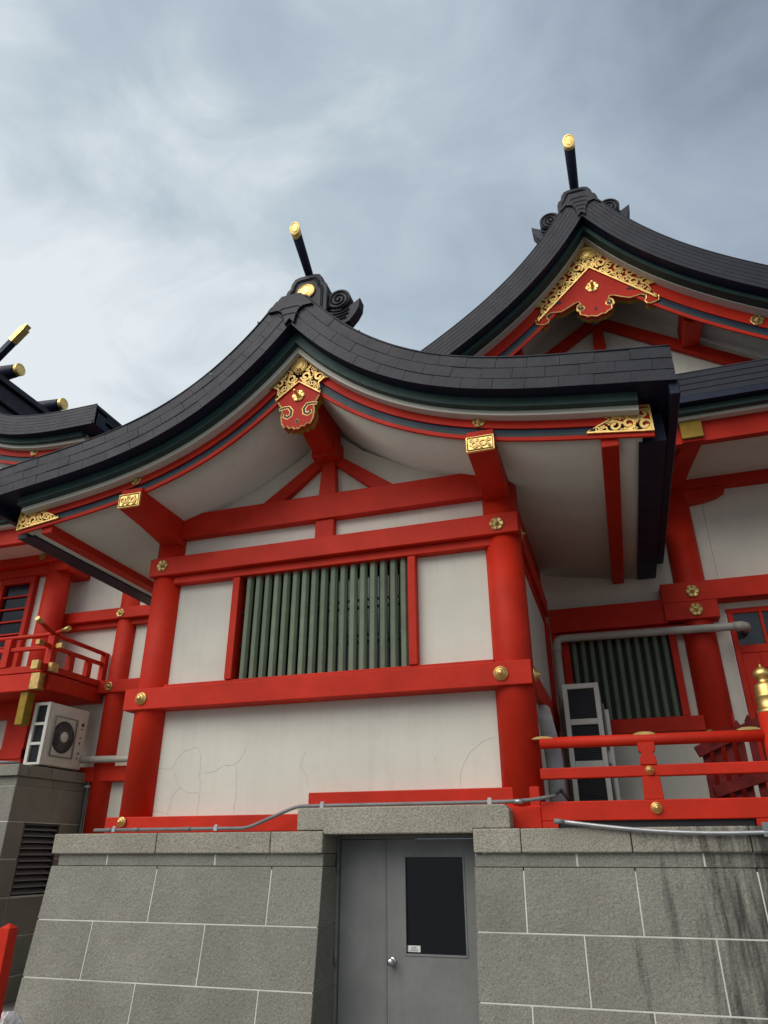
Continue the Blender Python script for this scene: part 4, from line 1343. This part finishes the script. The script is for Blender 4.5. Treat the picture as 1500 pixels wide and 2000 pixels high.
TUBE = thing('loose_pole', 'long thin silver pole lying slack on the right coping stones', 'pole', (.2, 6.29, 1.88))
pth = [(-.52 + 1.75 * t, 6.285, 1.925 - .085 * t - .045 * math.sin(math.pi * t)) for t in np.linspace(0, 1, 16)]
MB().tube(pth, .0165, 12).build('tube', 'silver_tube', TUBE)
MB().tube([(-.575, 6.285, 1.928), (-.50, 6.285, 1.922)], .021, 12).build('end_cap', 'pipe_grey', TUBE)
MB().box(.93, 1.04, 6.27, 6.32, 1.80, 1.90).build('end_clamp', 'pipe_grey', TUBE, .004)

WP = thing('drain_pipe', 'beige drain pipe crossing above the right lattice window', 'pipe', (.4, 9.3, 1.88))
MB().tube(fillet([(-.60, 9.34, 1.9), (-.60, 9.34, 4.235), (1.70, 9.34, 4.205), (1.70, 9.52, 4.205)], .10, 6), .050, 16).build('pipe', 'pipe_beige', WP)
MB().lathe([(.058, -.06), (.058, .06)], (1.60, 9.34, 4.206), (1, 0, 0), 16).build('elbow_collar', 'pipe_beige', WP)
MB().lathe([(.058, -.05), (.058, .05)], (-.60, 9.34, 4.11), (0, 0, 1), 16).build('elbow_collar', 'pipe_beige', WP)

DP = thing('downpipe', 'fat pale grey downpipe at the pavilion side, behind the railing end', 'pipe', (-.65, 7.9, 1.88))
MB().tube(fillet([(-.66, 7.9, 1.885), (-.66, 7.9, 2.62), (-.70, 7.45, 3.0)], .12, 6), .088, 18).build('pipe', 'pipe_light', DP)

LP = thing('drain_pipe', 'brown grey horizontal pipe on the rear wall right of the left air conditioner', 'pipe', (-7.4, 9.4, 2.97))
MB().tube([(-7.98, 9.32, 2.985), (-6.2, 9.32, 2.955)], .050, 14).build('pipe', 'pipe_beige', LP)
MB().tube([(-7.60, 9.32, 2.979), (-7.56, 9.32, 2.979)], .054, 14).build('collar', 'pipe_beige', LP)
VP = thing('conduit_pipe', 'two thin dark vertical conduits at the back corner of the left stone base', 'pipe', (-7.72, 9.5, 0))
MB().tube(fillet([(-8.0, 9.50, 2.86), (-7.74, 9.50, 2.84), (-7.74, 9.50, 1.2)], .10, 6), .020, 10).build('conduit', 'pipe_grey', VP)
MB().tube([(-7.64, 9.50, 2.92), (-7.64, 9.50, 1.2)], .018, 10).build('conduit', 'pipe_grey', VP)
MB().box(-7.79, -7.69, 9.475, 9.53, 2.60, 2.63).build('clip', 'pipe_light', VP)
SC = thing('conduit_pipe', 'small jointed grey conduit on the coping at the left edge', 'pipe', (-8.7, 8.3, 2.8))
MB().tube([(-9.6, 8.35, 2.85), (-8.35, 8.35, 2.865), (-8.12, 8.45, 2.86)], .022, 10).build('conduit', 'pipe_grey', SC)
for x in (-9.0, -8.75, -8.5):
    MB().lathe([(.032, -.03), (.032, .03)], (x, 8.35, 2.86), (1, 0, 0), 10).build('coupling', 'silver_tube', SC)

# ================================================================== red post and bag at the lower left
POST = thing('boundary_post', 'short square red post with a pointed top at the lower left', 'post', (-5.01, 5.5, 0))
pp = MB()
w, cxp, cyp = .052, -5.03, 5.50
pp.box(cxp - w, cxp + w, cyp - w, cyp + w, 0, 1.145)
pp.add([(cxp - w, cyp - w, 1.1452), (cxp + w, cyp - w, 1.1452), (cxp + w, cyp + w, 1.1452), (cxp - w, cyp + w, 1.1452), (cxp, cyp, 1.185)], [(0, 1, 4), (1, 2, 4), (2, 3, 4), (3, 0, 4)])
pp.build('shaft', 'red', POST, .004)
BAG = thing('plastic_bag', 'crumpled white plastic bag beside the red post', 'bag', (-5.0, 5.75, 0))
rng = random.Random(9)
vs_, fs = [], []
nu, nv = 16, 12
for j in range(nv + 1):
    for i in range(nu):
        a = 2 * math.pi * i / nu
        ph = j / nv
        rr = .17 * math.sin(math.pi * (.12 + .80 * ph)) * (1 + .22 * math.sin(3 * a + 7 * ph) + rng.uniform(-.08, .08))
        vs_.append((-5.13 + rr * math.cos(a), 5.80 + rr * math.sin(a), ph * .52 + rng.uniform(-.01, .01)))
for j in range(nv):
    for i in range(nu):
        fs.append((j * nu + i, j * nu + (i + 1) % nu, (j + 1) * nu + (i + 1) % nu, (j + 1) * nu + i))
fs.append(tuple(range(nv * nu, (nv + 1) * nu)))
MB().add(vs_, fs).build('sack', 'plastic_bag', BAG)


# unseen roof on posts, added right of the frame to darken the terrace
MB().prism([(3.8, 6.55), (3.8, 6.85), (6.0, 7.1), (8.0, 7.4), (8.0, 7.0), (6.0, 6.75)], 2.95, 9.5, 'X').build('added_shade_roof', 'roof_deck', HALL, .01)
for x in (3.3, 9.0):
    column(HALL, x, 4.3, .17, 0, 6.2)  # posts carrying the added shade roof
beam(HALL, 3.1, 9.2, 4.15, 4.45, 6.2, 6.54, 'added_shade_beam')
